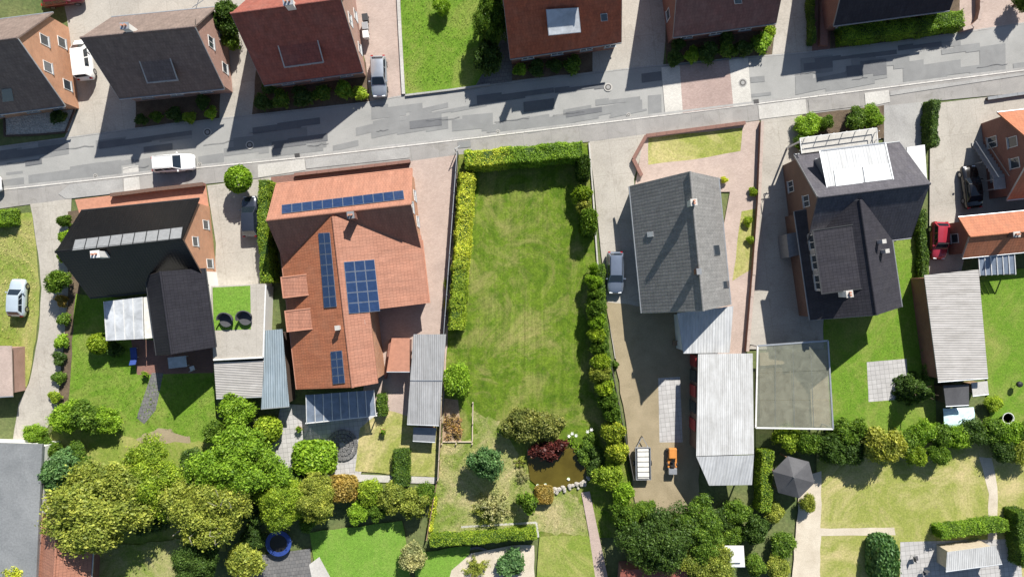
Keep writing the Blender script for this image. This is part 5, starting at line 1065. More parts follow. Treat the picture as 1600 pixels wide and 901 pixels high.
# --- right, bottom
plant('tree', 1030, 838, 55, 5.8, 'leaf_dark', 'boundary_tree', 'big dark tree at the end of the boundary wall', 'tree', stem=.8, v=1)
plant('tree', 1088, 825, 46, 5.0, 'leaf_mid', 'boundary_tree', 'mid green tree behind the gravel yard', 'tree', stem=.8, v=2)
plant('tree', 1105, 876, 42, 4.6, 'leaf_olive', 'boundary_tree', 'olive green tree beside the white domed cover', 'tree', stem=.8, v=3)
plant('shrub', 1180, 825, 24, 3.0, 'leaf_dark', 'boundary_shrub', 'dark shrub between the annexe and the sandy path', B)
hedge([(1190, 700), (1187, 790)], 1.4, 1.8, 'leaf_lime', 'hedge', 'upright lime hedge between annexe and gazebo')
row('shrub', ((1228, 682, 22, 2.4, 'leaf_lime'), (1262, 690, 22, 2.6, 'leaf_mid'), (1296, 702, 26, 3.4, 'leaf_dark'), (1318, 676, 24, 2.6, 'leaf_mid')), 'hedge_shrub', '{c} shrub along the edge of the clear canopy, {o} from the lime hedge', 'shrubs along the canopy edge')
plant('shrub', 1378, 694, 33, 4.2, 'leaf_gold', 'golden_tree', 'golden green round tree in the back hedge row', 'tree')
row('shrub', ((1330, 705, 22, 'leaf_dark'), (1342, 672, 20, 'leaf_mid'), (1415, 690, 24, 'leaf_mid'), (1440, 676, 24, 'leaf_bright'), (1468, 678, 22, 'leaf_mid'), (1430, 710, 18, 'leaf_lime'), (1465, 708, 18, 'leaf_mid'), (1494, 682, 22, 'leaf_bright'), (1520, 676, 24, 'leaf_dark'), (1548, 672, 24, 'leaf_mid'), (1575, 676, 24, 'leaf_bright'), (1602, 674, 24, 'leaf_mid'), (1565, 700, 22, 'leaf_dark'), (1595, 706, 24, 'leaf_olive')), 'hedge_shrub', '{c} shrub in the hedge row behind the wide dry lawn, {o} from the canopy', 'hedge row behind the wide lawn', h=2.4)
plant('conifer', 1440, 612, 30, 5.0, 'leaf_dark', 'conifer_tree', 'dark conifer at the end of the long fibre roof', 'tree')
plant('shrub', 1552, 630, 14, 1.4, 'leaf_lime', 'shed_bush', 'lime bush beside the pale tarpaulin', B)
hedge([(1455, 825), (1556, 812)], 1.2, 1.9, 'leaf_bright', 'hedge', 'sharply clipped green hedge before the white shed')
hedge([(1574, 790), (1582, 872)], 1.3, 2.2, 'leaf_mid', 'hedge', 'dark clipped hedge beside the narrow sandy path')
plant('clip', 1381, 874, 20, 3.0, 'leaf_blue', 'clipped_yew', 'tall clipped blue green yew block on the dry lawn', B, ry=36)
row('shrub', ((1150, 800, 22, 2.2, 'leaf_mid'), (1128, 812, 20, 1.8, 'leaf_dark'), (1060, 880, 26, 2.4, 'leaf_dark'), (1146, 838, 20, 1.8, 'leaf_mid'), (1008, 795, 20, 2.0, 'leaf_mid')), 'undergrowth_shrub', '{c} low shrub among the dark boundary trees, {o} of the clump', 'low shrubs among boundary trees')
row('shrub', ((1210, 800, 18, 'leaf_olive'), (1222, 850, 22, 'leaf_mid'), (1215, 885, 22, 'leaf_olive'), (1180, 882, 20, 'leaf_mid'), (1262, 786, 14, 'leaf_olive')), 'path_shrub', '{c} loose shrub beside the sandy path, {o} from the gazebo', 'shrubs beside the sandy path', h=1.8)
row('shrub', ((1262, 196, 22, 'leaf_bright'), (1290, 192, 14, 'leaf_mid'), (1338, 185, 20, 'leaf_mid'), (1362, 182, 20, 'leaf_bright'), (1252, 224, 14, 'leaf_mid')), 'front_shrub', '{c} shrub before the pale balcony, {o} from the wide concrete drive', 'shrubs before the balcony', h=1.5)
hedge([(1446, 164), (1444, 232)], .9, 1.9, 'leaf_dark', 'hedge', 'narrow dark hedge beside the grey parking place')
hedge([(1432, 330), (1436, 440), (1446, 590)], .8, 1.2, 'leaf_dark', 'hedge', 'long dark hedge against the long brick shed')
plant('bush', 962, 570, 6, .8, 'leaf_mid', 'yard_weed', 'small weed tuft at the edge of the brown yard', 'plant')
for x, y in ((1120, 300), ): plant('bush', 1131, 281, 5, .8, 'leaf_yellow', 'yellow_shrub', 'tiny yellow shrub at the grey roof corner', B)
for x, y, r in ((1168, 345, 8), (1172, 375, 7), (1176, 300, 7)): plant('bush', x, y, r, .8, 'leaf_lime', 'wall_shrub', 'small lime shrub along the thin brick wall', B, 'small shrubs along the brick wall')
# --- grass blades
def grass(name, polys, dens, size, mat, label, holes=()):
    C = []
    for P in polys:
        xs = [p[0] for p in P]; ys = [p[1] for p in P]; A = (max(xs) - min(xs)) * (max(ys) - min(ys)) / 14.22 ** 2
        n = int(A * dens); X = rng.uniform(min(xs), max(xs), n); Y = rng.uniform(min(ys), max(ys), n); m = np.zeros(n, bool)
        for (x0, y0), (x1, y1) in zip(P, P[1:] + P[:1]):
            if y0 == y1: continue
            m ^= ((y0 > Y) != (y1 > Y)) & (X < (x1 - x0) * (Y - y0) / (y1 - y0) + x0)
        for Q in holes:
            k = np.zeros(n, bool)
            for (x0, y0), (x1, y1) in zip(Q, Q[1:] + Q[:1]):
                if y0 == y1: continue
                k ^= ((y0 > Y) != (y1 > Y)) & (X < (x1 - x0) * (Y - y0) / (y1 - y0) + x0)
            m &= ~k
        X, Y = X[m], Y[m]; cl = np.sin(X * .31) * np.sin(Y * .27 + X * .05) + rng.normal(size=len(X)) * .6
        X, Y = X[cl > -.5], Y[cl > -.5]
        C.append(np.stack([(X - 800) / 14.2222, (450.5 - Y) / 14.2222, np.full(len(X), .12)], 1))
    C = np.concatenate(C); n = len(C); a = rng.random(n) * 6.283; s = size * rng.uniform(.5, 1.5, (n, 1))
    d = np.stack([np.cos(a), np.sin(a), np.zeros(n)], 1); q = np.stack([-np.sin(a), np.cos(a), np.zeros(n)], 1); up = np.array([[0, 0, 1.]])
    V = np.stack([C - q * s * .35, C + q * s * .35, C + d * s * 1.2 + up * s * .75], 1).reshape(-1, 3)
    me = np_mesh(name, V, 3); me.materials.append(M[mat]); o = bpy.data.objects.new(name, me); col.objects.link(o); o['kind'] = 'stuff'; tag(o, label, 'grass'); return o
bed = [(690, 620), (740, 626), (742, 692), (690, 692)]; path_h = [(905, 760), (924, 760), (940, 838), (918, 838)]
grass('grass', [plot_pts], 150, .055, 'lawn_plot_blade', 'short grass blades of the long mown lawn', (bed, POND, path_h))
grass('grass', [[(745, 640), (795, 690), (835, 765), (905, 772), (922, 830), (675, 828), (692, 695), (740, 692)], [(690, 695), (740, 695), (690, 800)]], 60, .10, 'lawn_rough_blade', 'rough tufts of dry grass around the pond', (POND, bed))
grass('grass', [[(632, 145), (626, -5), (785, -5), (785, 110)], [(118, 470), (240, 590), (335, 590), (340, 690), (112, 640)], [(1300, 500), (1405, 380), (1440, 380), (1455, 650), (1300, 670)], [(1550, 440), (1610, 430), (1610, 660), (1550, 655)]], 40, .08, 'lawn_fresh_blade', 'short grass of the fresh neighbouring lawns', ([(1350, 556), (1422, 556), (1422, 630), (1350, 630)], [(205, 520), (340, 530), (336, 590), (205, 590)]))
grass('grass', [[(0, 355), (50, 345), (60, 450), (40, 600), (0, 615)], [(1284, 705), (1525, 715), (1535, 815), (1284, 820)], [(1284, 840), (1360, 840), (1360, 905), (1284, 905)], [(1562, 715), (1610, 710), (1610, 905), (1590, 905)], [(845, 840), (925, 840), (940, 905), (842, 905)]], 40, .09, 'lawn_dry_blade', 'sunburnt grass of the dry neighbouring lawns')
# ------------------------------------------------------------- fences, walls, edgings
def fence(name, label, a, b, h, n, mat, post, slats=0, gap=.0):
    P0, P1 = W(*a), W(*b); d = P1 - P0; t = tag(root(name, P0, math.atan2(d.y, d.x)), label, 'fence'); L = d.length / n
    for i in range(n + 1): G().box(i * L - .045, -.045, 0, i * L + .045, .045, h + .08).build('post', post, t, local=True)
    for i in range(n): G().box(i * L + .06, -.02, .08, (i + 1) * L - .06, .02, h - .06).build('panel', mat, t, local=True)
    for i in range(n): G().box(i * L + .02, -.035, h - .06, (i + 1) * L - .02, .035, h).build('rail', post, t, local=True)
    return t
fence('plot_fence', 'black panel fence with pale rail along the plot', (716, 240), (695, 524), 1.5, 9, 'black', 'zinc')
fence('plot_fence', 'low brown board fence between carport and plot', (696, 526), (686, 745), 1.3, 7, 'wood', 'wood_pale')
fence('plot_fence', 'dark brown fence beyond the pale edging path', (684, 748), (668, 838), 1.0, 3, 'wood_dark', 'wood')
def wall(name, label, pts, w, h, mat, seg=1.0, cap=None, cat='wall', group=None):
    """low wall of separate blocks"""
    P = [W(*p) for p in pts]; t = tag(root(name, P[0]), label, cat, group); me = {}
    for a, b in zip(P, P[1:]):
        d = b - a; n = max(1, round(d.length / seg)); s = d.length / n; an = math.atan2(d.y, d.x)
        for i in range(n):
            c = a + d * ((i + .5) / n) - P[0]
            if 0 in me: o = link('block', me[0], None, t)
            else: o = G().box(-.5, -w / 2, 0, .5, w / 2, h).build('block', mat, t, local=True); me[0] = o.data
            o.location = c; o.rotation_euler = (0, 0, an); o.scale = (s * .99, 1, random.uniform(.97, 1.03))
            if cap:
                if 1 in me: q = link('coping', me[1], None, o)
                else: q = G().box(-.5, -w / 2 - .04, h + .002, .5, w / 2 + .04, h + .06).build('coping', cap, o, local=True); me[1] = q.data
    return t
wall('boundary_wall', 'low pale concrete edging wall between plot and concrete drive', [(920, 224), (926, 300), (931, 380), (936, 450), (946, 530)], .16, .35, 'concrete_pale', 1.0)
fence('boundary_fence', 'low dark fence hidden behind the boundary shrubs', (947, 535), (988, 745), 1.0, 6, 'dark_metal', 'iron')
wall('edging', 'pale concrete edging at the end of the plot', [(721, 822), (770, 819), (838, 815), (841, 838)], .22, .14, 'concrete_pale', 1.0, cat='edging')
t = tag(root('wood_edging', W(738, 660)), 'weathered timber edging around the dry bed', 'edging')
for a, b in (((739, 628), (738, 690)), ((691, 690), (713, 690)), ((715, 690), (738, 690))): G().bar(W(*a, .3), W(*b, .3), .1, .3).build('board', 'wood_pale', t)
for x, y in ((691, 692), (713, 692), (738, 692), (739, 628), (739, 660)): p = W(x, y); G().box(p.x - .06, p.y - .06, 0, p.x + .06, p.y + .06, .5).build('stake', 'wood_pale', t)
wall('garden_wall', 'low red brick wall of the terracotta front yard', [(178, 306), (250, 297), (322, 289)], .3, .7, 'brick_red', 1.2, 'brick_brown')
wall('garden_wall', 'low pinkish wall around the small dry front lawn', [(1001, 276), (988, 250), (1008, 214), (1085, 204), (1162, 194)], .3, .6, 'brick_pink', 1.2, 'pavers_rust')
wall('garden_wall', 'thin brick wall along the wide concrete drive', [(1187, 192), (1182, 320), (1174, 430), (1164, 548)], .24, .8, 'brick_red', 1.2, 'pavers_pink')
wall('garden_wall', 'dark low wall before the orange house bed', [(462, 274), (550, 264), (642, 253)], .25, .5, 'brick_brown', 1.2, 'pavers_rust')
wall('garden_wall', 'curved pink brick wall by the paver drive across the street', [(1497, 50), (1512, 46), (1522, 36), (1526, 18), (1525, -20)], .3, .8, 'brick_pink', .6, 'pavers_pink')
wall('garden_wall', 'brown timber kerb around the pebble bed', [(8, 180), (9, 213), (60, 211), (104, 207), (118, 172)], .16, .25, 'wood_dark', 1.0)
wall('garden_wall', 'pale edging strip between paver drive and bright lawn', [(622, -20), (626, 60), (631, 148)], .35, .3, 'concrete_pale', 1.0)
wall('garden_wall', 'brick wall strip before the dark grey roof corner', [(1284, -15), (1283, 74)], .8, .7, 'brick_red', 1.2)
wall('garden_wall', 'dark low wall at the pavement beside the orange gabled house', [(1538, 156), (1600, 147), (1650, 141)], .25, .5, 'brick_brown', 1.2, 'lead')
wall('garden_wall', 'pale kerb wall beneath the bright lawn fence line', [(634, 150), (700, 142), (766, 133)], .2, .3, 'concrete_grey', 1.0)
wall('garden_wall', 'reddish path wall beside the small brick shed', [(604, 590), (612, 530)], .25, .9, 'brick_red', 1.0)
n = 22; wall('bed_edging', 'ring of dark edging stones around the round bed', [(745 + 30 * math.cos(k / n * 6.283), 888 + 34 * math.sin(k / n * 6.283)) for k in range(n + 1)], .25, .2, 'slabs_dark', .8, cat='edging')

# ------------------------------------------------------------- cars
def make_car(L=4.5, Wd=1.8, Ht=1.5, kind='hatch'):
    t = root('car', (0, 0, 0)); w = Wd / 2
    hood = {'suv': .98, 'van': 1.0}.get(kind, .9); belt = hood + .06
    st = []   # x, half width, top height, bottom
    prof = [(-.5, .78, .62, .34), (-.49, .86, .78, .26), (-.45, .95, belt - .04, .20), (-.36, 1.0, belt, .18), (-.1, 1.0, belt, .18), (.12, 1.0, belt - .01, .18), (.2, .99, hood, .18), (.34, .97, hood - .07, .18), (.43, .92, hood - .16, .2), (.475, .83, hood - .27, .24), (.497, .72, hood - .40, .32)]
    V = []; Fc = []
    for x, k, zt, zb in prof:
        hw = w * k; ring = [(hw * .9, zb), (hw, zb + .14), (hw * 1.0, (zb + zt) / 2), (hw * .97, zt - .10), (hw * .88, zt - .02), (hw * .5, zt + .02), (0, zt + .03)]
        ring = [(y, z) for y, z in ring] + [(-y, z) for y, z in ring[-2::-1]]
        V += [(x * L, y, z) for y, z in ring]
    m = 13
    for i in range(len(prof) - 1):
        for j in range(m - 1): Fc.append((i * m + j, (i + 1) * m + j, (i + 1) * m + j + 1, i * m + j + 1))
        Fc.append((i * m + m - 1, (i + 1) * m + m - 1, (i + 1) * m, i * m))
    Fc.append(list(range(m))); Fc.append(list(range((len(prof) - 1) * m, len(prof) * m)))
    b = mesh('body', V, Fc, 'car_white', t, local=True); b.data.polygons.foreach_set('use_smooth', [True] * len(b.data.polygons))
    # cabin: glasshouse and roof
    if kind == 'van': xb = (-.47, .36); xr = (-.45, .2)
    elif kind == 'suv': xb = (-.46, .22); xr = (-.40, .06)
    elif kind == 'sedan': xb = (-.36, .21); xr = (-.22, .05)
    else: xb = (-.47, .23); xr = (-.36, .06)
    wb, wr = w * .93, w * .74; z0, z1 = belt - .02, Ht
    base = [(xb[0] * L, -wb, z0), (xb[1] * L, -wb * .94, z0), (xb[1] * L, wb * .94, z0), (xb[0] * L, wb, z0)]; top = [(xr[0] * L, -wr, z1 - .06), (xr[1] * L, -wr * .97, z1 - .05), (xr[1] * L, wr * .97, z1 - .05), (xr[0] * L, wr, z1 - .06)]
    g = G().prism([Vector(p) for p in base], [Vector(p) for p in top]); g.build('cabin', 'car_white', t, local=True, bevel=.03)
    nx = 6; V = []; Fc = []
    for i in range(nx + 1):
        s = i / nx
        for j in range(5):
            q = -1 + j / 2; x = (xr[0] + (xr[1] - xr[0]) * s) * L; V.append((x, wr * 1.0 * q * (1 - .05 * (2 * s - 1) ** 4), z1 - .055 + .075 * (1 - q ** 4) * (1 - (2 * s - 1) ** 6 * .6)))
    for i in range(nx):
        for j in range(4): Fc.append((i * 5 + j, (i + 1) * 5 + j, (i + 1) * 5 + j + 1, i * 5 + j + 1))
    o = mesh('roof', V, Fc, 'car_white', t, local=True); o.data.polygons.foreach_set('use_smooth', [True] * len(o.data.polygons))
    def quad(name, idx, s0, s1, t0, t1, mat='car_glass', par=t):
        A, B_, C, D = [Vector(p) for p in (base[idx[0]], base[idx[1]], top[idx[1]], top[idx[0]])]
        f = lambda s, r: A.lerp(B_, s).lerp(D.lerp(C, s), r)
        n = (B_ - A).cross(D - A).normalized(); c = [f(s0, t0), f(s1, t0), f(s1, t1), f(s0, t1)]
        return G().prism([p - n * .02 for p in c], [p + n * .012 for p in c]).build(name, mat, par, local=True)
    quad('windscreen', (1, 2), .05, .95, .06, .93); quad('rear_window', (3, 0), .1, .9, .25, .9)
    for idx, rev in (((0, 1), 0), ((2, 3), 1)):
        for a, c in ((.10, .40), (.44, .70), (.74, .9)) if kind != 'van' else ((.62, .88), (.3, .58)):
            s = (a, c) if not rev else (1 - c, 1 - a); quad('side_window', idx, s[0], s[1], .14, .86)
    for sx, sy in ((-.30, -1), (-.30, 1), (.31, -1), (.31, 1)):
        wh = G().tube((sx * L, sy * (w - .2), .33), (sx * L, sy * (w + .015), .33), .33, n=18).build('wheel', 'tyre', t, local=True)
        G().tube((sx * L, sy * (w + .0), .33), (sx * L, sy * (w + .025), .33), .21, n=14).build('rim', 'rim', wh, local=True)
    for sy in (-1, 1):
        G().box(.455 * L, sy * w * .52 - .17, hood - .36, .48 * L, sy * w * .52 + .17, hood - .22).build('headlight', 'lamp_clear', t, local=True)
        G().box(-.498 * L, sy * w * .72 - .12, .66, -.470 * L, sy * w * .72 + .12, .9).build('tail_light', 'lamp_red', t, local=True)
        G().box(.13 * L, sy * (w * .93) - (0 if sy > 0 else .2), belt + .02, .155 * L, sy * (w * .93) + (.2 if sy > 0 else 0), belt + .16).build('mirror', 'car_white', t, local=True)
        if kind == 'suv': G().tube((xr[0] * L * .95, sy * wr * .9, Ht + .03), (xr[1] * L * .9, sy * wr * .9, Ht + .03), .02, n=6).build('roof_rail', 'dark_metal', t, local=True)
    G().box(.478 * L, -w * .45, .3, .5 * L - .005, w * .45, .45).build('grille', 'dark_metal', t, local=True)
    return t
KINDS = {}
def car(px, py, deg, paint, kind, L, Wd, Ht, label):
    key = (kind, L, Wd, Ht)
    if key not in KINDS: t = make_car(L, Wd, Ht, kind); KINDS[key] = t
    else: t = copy_tree(KINDS[key])
    t.location = W(px, py, .8); t.location.z = .004 * LEVEL[0] + .004; t.rotation_euler = (0, 0, math.radians(deg)); tag(t, label, 'car')
    for c in t.children:
        if c.name.split('.')[0] in ('body', 'cabin', 'roof', 'mirror'):
            c.material_slots[0].link = 'OBJECT'; c.material_slots[0].material = M[paint]
    return t
car(272, 255, 4, 'car_white', 'suv', 4.6, 1.86, 1.68, 'white estate car with roof rails parked on the street')
car(-31, 290, 6, 'car_white', 'suv', 4.6, 1.86, 1.68, 'white car of which only the bumper shows on the street')
car(592, 120, -88, 'car_silver', 'hatch', 4.5, 1.78, 1.48, 'silver car on the pink paver drive across the street')
car(131, 94, 97, 'car_white', 'van', 4.4, 1.85, 1.85, 'white van parked between brick houses')
car(28, 465, 88, 'car_pale', 'hatch', 4.1, 1.72, 1.48, 'pale blue car parked on the dry lawn')
car(391, 338, 92, 'car_dark', 'hatch', 4.5, 1.78, 1.48, 'dark navy car beneath the ball shaped tree')
car(961, 426, -90, 'car_blue_grey', 'suv', 4.6, 1.86, 1.68, 'blue grey car standing beside the grey tiled house')
car(1517, 292, 97, 'car_black', 'sedan', 4.7, 1.82, 1.45, 'black car before the brick gable')
car(1467, 376, -92, 'car_red', 'hatch', 4.1, 1.72, 1.48, 'bright red car beside the low brick annexe')
car(98, -4, 8, 'car_wine', 'hatch', 4.5, 1.78, 1.48, 'wine red car in the shade behind the orange brick house')
# ------------------------------------------------------------- things in the yards
GZ = .004 * LEVEL[0] + .004
t = tag(root('trailer', W(1002, 718) + Vector((0, 0, GZ)), math.radians(91)), 'flat car trailer with white cover on the gravel yard', 'trailer')
G().box(-1.9, -.8, .45, 1.6, .8, .58).build('frame', 'grey_metal', t, local=True)
G().box(-1.75, -.62, .585, 1.45, .62, .86).build('cover', 'cream_metal', t, local=True, bevel=.06)
for k in range(6): G().box(-1.6 + k * .55, -.66, .865, -1.55 + k * .55, .66, .885).build('strap', 'dark_metal', t, local=True)
for x in (-1.9, 1.54): G().box(x, -.76, .58, x + .06, .76, .9).build('end_board', 'grey_metal', t, local=True)
for s in (-1, 1):
    G().box(-1.9, s * .8 - .03, .58, 1.6, s * .8 + .03, .9).build('side_board', 'grey_metal', t, local=True)
    wh = G().tube((-.2, s * .83, .3), (-.2, s * 1.0, .3), .3, n=16).build('wheel', 'tyre', t, local=True); G().tube((-.2, s * 1.0, .3), (-.2, s * 1.015, .3), .17, n=12).build('rim', 'rim', wh, local=True)
    G().bar((1.6, s * .6, .52), (2.7, 0, .52), .07, .08).build('drawbar', 'grey_metal', t, local=True)
G().tube((2.7, 0, .05), (2.7, 0, .6), .05).build('jockey_wheel', 'dark_metal', t, local=True)
t = tag(root('ride_on_mower', W(1048, 713) + Vector((0, 0, GZ)), math.radians(90)), 'orange ride-on mower next to the trailer', 'mower')
G().box(.05, -.42, .35, 1.15, .42, .85).build('hood', 'orange_paint', t, local=True, bevel=.08)
G().box(-1.0, -.5, .3, .06, .5, .5).build('deck', 'orange_paint', t, local=True, bevel=.04)
G().box(-.75, -.25, .5, -.3, .25, .66).build('seat', 'black', t, local=True, bevel=.04); G().box(-.85, -.25, .6, -.74, .25, 1.0).build('backrest', 'black', t, local=True, bevel=.03)
G().tube((-.02, 0, .6), (-.12, 0, 1.0), .03).build('steering_column', 'dark_metal', t, local=True); G().tube((-.12, 0, 1.0), (-.135, 0, 1.04), .2, n=16).build('steering_wheel', 'black', t, local=True)
G().box(-1.7, -.45, .3, -1.02, .45, .8).build('grass_box', 'grey_metal', t, local=True, bevel=.05)
for x, r in ((-.65, .27), (.85, .2)):
    for s in (-1, 1): G().tube((x, s * .42, r), (x, s * .62, r), r, n=14).build('wheel', 'tyre', t, local=True)
# trampoline
t = tag(root('trampoline', W(440, 843) + Vector((0, 0, GZ))), 'round trampoline with blue edge pad and black mat', 'trampoline'); n = 28
cs = [(math.cos(2 * math.pi * i / n), math.sin(2 * math.pi * i / n)) for i in range(n)]
g = G(); r0_, r1_ = .95, 1.4
g.add([(x * r0_, y * r0_, .80) for x, y in cs] + [(x * r1_, y * r1_, .78) for x, y in cs] + [(x * r1_, y * r1_, .70) for x, y in cs] + [(x * r0_, y * r0_, .74) for x, y in cs],
      [(i, (i + 1) % n, n + (i + 1) % n, n + i) for i in range(n)] + [(n + i, n + (i + 1) % n, 2 * n + (i + 1) % n, 2 * n + i) for i in range(n)] + [(2 * n + i, 2 * n + (i + 1) % n, 3 * n + (i + 1) % n, 3 * n + i) for i in range(n)] + [(3 * n + i, 3 * n + (i + 1) % n, (i + 1) % n, i) for i in range(n)])
g.build('edge_pad', 'blue_pad', t, local=True); G().prism([(x * .98, y * .98, .755) for x, y in cs], [(x * .98, y * .98, .765) for x, y in cs]).build('mat', 'black', t, local=True)
for k in range(6): a = k * 1.047; G().tube((1.3 * math.cos(a), 1.3 * math.sin(a), 0), (1.3 * math.cos(a), 1.3 * math.sin(a), .72), .03).build('leg', 'grey_metal', t, local=True)
# terrace chairs on the garage roof
for x, y, lab in ((354, 500, 'dark rattan armchair on the garage turf beside the slate wing'), (384, 497, 'dark rattan armchair on the garage turf near the pale parapet')):
    p = W(x, y, 3.4); t = tag(root('armchair', Vector((p.x, p.y, 3.022)), random.uniform(-.5, .5)), lab, 'chair')
    G().prism([(math.cos(a) * .62, math.sin(a) * .62, .25) for a in np.linspace(0, 6.283, 17)[:-1]], [(math.cos(a) * .72, math.sin(a) * .72, .45) for a in np.linspace(0, 6.283, 17)[:-1]]).build('seat', 'fabric_dark', t, local=True)
    V = []; Fc = []; m = 12
    for i in range(m + 1):
        a = math.pi * (.0 + i / m); V += [(math.cos(a) * .74, math.sin(a) * .74, .4), (math.cos(a) * .86, math.sin(a) * .86, .95 + .25 * math.sin(a)), (math.cos(a) * .76, math.sin(a) * .76, .95 + .25 * math.sin(a)), (math.cos(a) * .66, math.sin(a) * .66, .4)]
    for i in range(m):
        for j in range(4): Fc.append((i * 4 + j, i * 4 + (j + 1) % 4, (i + 1) * 4 + (j + 1) % 4, (i + 1) * 4 + j))
    mesh('backrest', V, Fc, 'fabric_dark', t, local=True)
    for a in (.8, 2.4, 3.9, 5.5): G().tube((math.cos(a) * .5, math.sin(a) * .5, 0), (math.cos(a) * .55, math.sin(a) * .55, .27), .03).build('leg', 'dark_metal', t, local=True)
# terrace furniture behind the black roofed house
t = tag(root('sun_lounger', W(214, 556) + Vector((0, 0, GZ)), math.radians(95)), 'blue garden lounger beneath the white porch edge', 'lounger')
G().box(-.2, -.35, .3, 1.0, .35, .4).build('seat', 'blue_pad', t, local=True, bevel=.03); G().prism([(-.2, -.35, .3), (-.2, .35, .3), (-.2, .35, .4), (-.2, -.35, .4)], [(-.85, -.35, .75), (-.85, .35, .75), (-.85, .35, .85), (-.85, -.35, .85)]).build('backrest', 'blue_pad', t, local=True)
for x, y in ((-.1, -.3), (-.1, .3), (.9, -.3), (.9, .3)): G().tube((x, y, 0), (x, y, .3), .03).build('leg', 'white_paint', t, local=True)
t = tag(root('garden_table', W(284, 564) + Vector((0, 0, GZ)), ST), 'white garden table on the rust paver terrace', 'table')
G().box(-1.0, -.6, .7, 1.0, .6, .75).build('table_top', 'poly_white', t, local=True, bevel=.015)
for x in (-.9, .9):
    for y in (-.5, .5): G().box(x - .04, y - .04, 0, x + .04, y + .04, .7).build('leg', 'white_paint', t, local=True)
# bins by the silver car, pale tarpaulin, ball, round stone table
for x, y, m, lab in ((574, 34, 'dark_metal', 'black wheeled bin beside the wine red roof'), (574, 47, 'grey_metal', 'grey wheeled bin beside the wine red roof'), (575, 60, 'white_paint', 'white wheeled bin above the silver car')):
    t = tag(root('wheeled_bin', W(x, y) + Vector((0, 0, GZ)), ST), lab, 'bin')
    G().prism([(-.24, -.3, .08), (.24, -.3, .08), (.24, .28, .08), (-.24, .28, .08)], [(-.3, -.38, 1.0), (.3, -.38, 1.0), (.3, .34, 1.0), (-.3, .34, 1.0)]).build('body', m, t, local=True); G().box(-.32, -.40, 1.0, .32, .38, 1.07).build('lid', m, t, local=True, bevel=.02)
    for s in (-1, 1): G().tube((s * .2, .3, .1), (s * .27, .3, .1), .1, n=12).build('wheel', 'tyre', t, local=True)
t = tag(root('log_store', W(1500, 652) + Vector((0, 0, GZ))), 'stack under a pale turquoise tarpaulin below the black hut', 'tarpaulin')
prism_px('stack', [(1481, 662), (1519, 660), (1517, 642), (1480, 644)], .9, GZ, 1.0, 'wood', t)
V = []; Fc = []; a0, b0_, c0, d0 = W(1476, 668, 1.0), W(1526, 664, 1.0), W(1522, 636, 1.0), W(1474, 638, 1.0)
for i in range(9):
    for j in range(7):
        p = a0.lerp(b0_, i / 8).lerp(d0.lerp(c0, i / 8), j / 6); e = max(abs(i / 4 - 1), abs(j / 3 - 1)); V.append((p.x, p.y, 1.06 + random.uniform(-.03, .05) - .5 * max(0, e - .75)))
for i in range(8):
    for j in range(6): Fc.append((i * 7 + j, (i + 1) * 7 + j, (i + 1) * 7 + j + 1, i * 7 + j + 1))
mesh('tarpaulin', V, Fc, 'tarp', t)
def lathe(name, prof, mat, parent, n=16):
    V = []; Fc = []
    for r, z in prof: V += [(r * math.cos(2 * math.pi * i / n), r * math.sin(2 * math.pi * i / n), z) for i in range(n)]
    for k in range(len(prof) - 1):
        for i in range(n): Fc.append((k * n + i, k * n + (i + 1) % n, (k + 1) * n + (i + 1) % n, (k + 1) * n + i))
    Fc.append(list(range(n))[::-1]); Fc.append([(len(prof) - 1) * n + i for i in range(n)]); return mesh(name, V, Fc, mat, parent, local=True)
t = tag(root('planter', W(1567, 651) + Vector((0, 0, GZ))), 'white round planter on the fresh lawn beside the hedge row', 'planter')
lathe('bowl', [(.3, 0), (.5, .25), (.62, .55), (.65, .6), (.58, .6), (.52, .5)], 'white_paint', t); lathe('soil', [(.54, .49), (.54, .5)], 'soil', t)
t = tag(root('kettle_grill', W(1582, 598) + Vector((0, 0, GZ))), 'dark kettle grill on the fresh lawn beside the long shed', 'grill')
lathe('kettle', [(.1, .55), (.28, .62), (.34, .78), (.28, .95), (.08, 1.02)], 'black', t)
for k in range(3): a = k * 2.094; G().tube((.3 * math.cos(a), .3 * math.sin(a), 0), (.2 * math.cos(a), .2 * math.sin(a), .65), .02).build('leg', 'grey_metal', t, local=True)
t = tag(root('stone_table', W(536, 694) + Vector((0, 0, GZ))), 'round dark stone fire ring on the grey terrace', 'fire ring')
for rr, k in ((1.5, 22), (1.0, 16), (.55, 10)):
    for i in range(k): a = 2 * math.pi * i / k; c = Vector((math.cos(a) * rr, math.sin(a) * rr, 0)); w_ = 2 * math.pi * rr / k * .46; q = Vector((-math.sin(a), math.cos(a), 0)) * w_; e = c.normalized() * .2; G().prism([c - q - e, c + q - e, c + q + e, c - q + e], [p + Vector((0, 0, .05 if rr < 1.4 else .12)) for p in (c - q - e, c + q - e, c + q + e, c - q + e)]).build('stone', 'slabs_dark', t, local=True)
t = tag(root('parasol', W(1060, 535) + Vector((0, 0, GZ))), 'folded dark garden bench set in the shaded yard corner', 'bench')
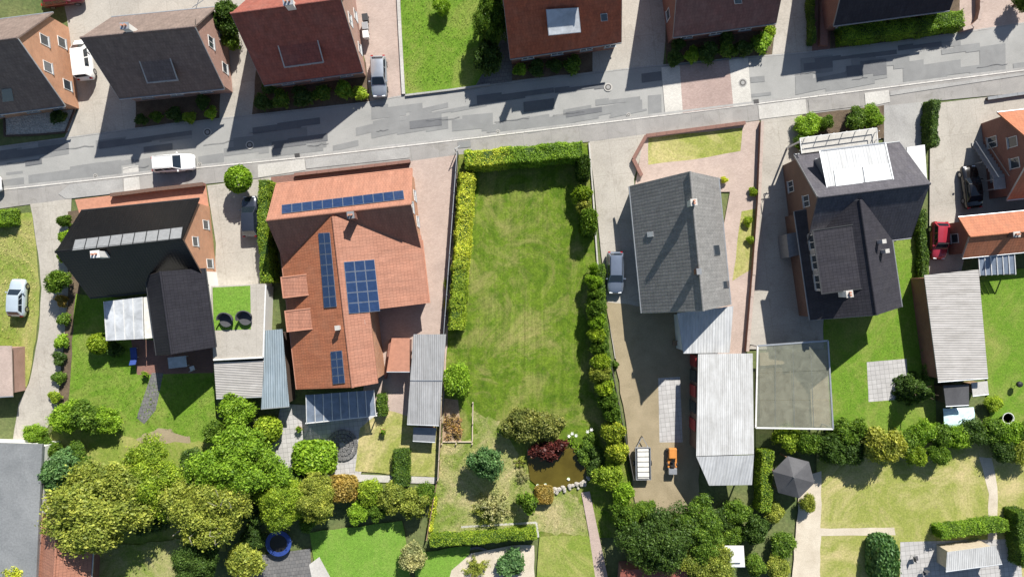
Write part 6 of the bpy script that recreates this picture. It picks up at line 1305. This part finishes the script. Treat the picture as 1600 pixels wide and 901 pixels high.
G().box(-.8, -.25, .42, .8, .25, .47).build('seat', 'wood', t, local=True); G().box(-.8, .22, .5, .8, .27, .95).build('backrest', 'wood', t, local=True)
for x in (-.7, .7): G().box(x - .04, -.22, 0, x + .04, .22, .42).build('leg', 'wood_dark', t, local=True)
t.name = 'garden_bench'; t['label'] = 'wooden garden bench in the shaded yard corner'
# mailbox post and sign at the plot corner
t = tag(root('gate_post', W(713, 238) + Vector((0, 0, GZ))), 'thin metal post at the corner of fence and street hedge', 'post')
G().box(-.04, -.04, 0, .04, .04, 1.7).build('shaft', 'grey_metal', t, local=True); G().bar((0, 0, 1.6), (.5, .35, 1.5), .04, .04).build('stay', 'grey_metal', t, local=True)

for k, (x, y, lab) in enumerate(((600, 672, 'terracotta flower pot at the veranda corner'), (470, 668, 'terracotta flower pot beside the blue grey lean-to'), (232, 583, 'terracotta flower pot at the start of the dark path'), (1100, 520, 'terracotta flower pot on the pink paving by the annexe'))):
    t = tag(root('flower_pot', W(x, y) + Vector((0, 0, GZ))), lab, 'pot'); lathe('pot', [(.2, 0), (.3, .4), (.33, .42), (.33, .48), (.28, .48), (.26, .4)], 'terracotta', t); lathe('soil', [(.27, .39), (.27, .41)], 'soil', t)
    f = link('foliage', PROTO['fern'][k % 3], None, t); f.location = (0, 0, .38); f.scale = (.5, .5, .6); f.material_slots[0].link = 'OBJECT'; f.material_slots[0].material = M['leaf_bright']
def chair(x, y, deg, mat, lab):
    t = tag(root('garden_chair', W(x, y) + Vector((0, 0, GZ)), math.radians(deg)), lab, 'chair')
    G().box(-.25, -.25, .42, .25, .25, .47).build('seat', mat, t, local=True, bevel=.015); G().box(-.25, .22, .5, .25, .27, .95).build('backrest', mat, t, local=True, bevel=.015)
    for a in (-.21, .21):
        for b in (-.21, .21): G().tube((a, b, 0), (a, b, .42), .02, n=6).build('leg', 'grey_metal', t, local=True)
chair(1425, 868, 100, 'fabric_dark', 'dark garden chair beside the clipped yew'); chair(1440, 890, 10, 'fabric_dark', 'dark garden chair turned to the white shed'); chair(305, 574, 200, 'white_paint', 'white garden chair at the garden table')
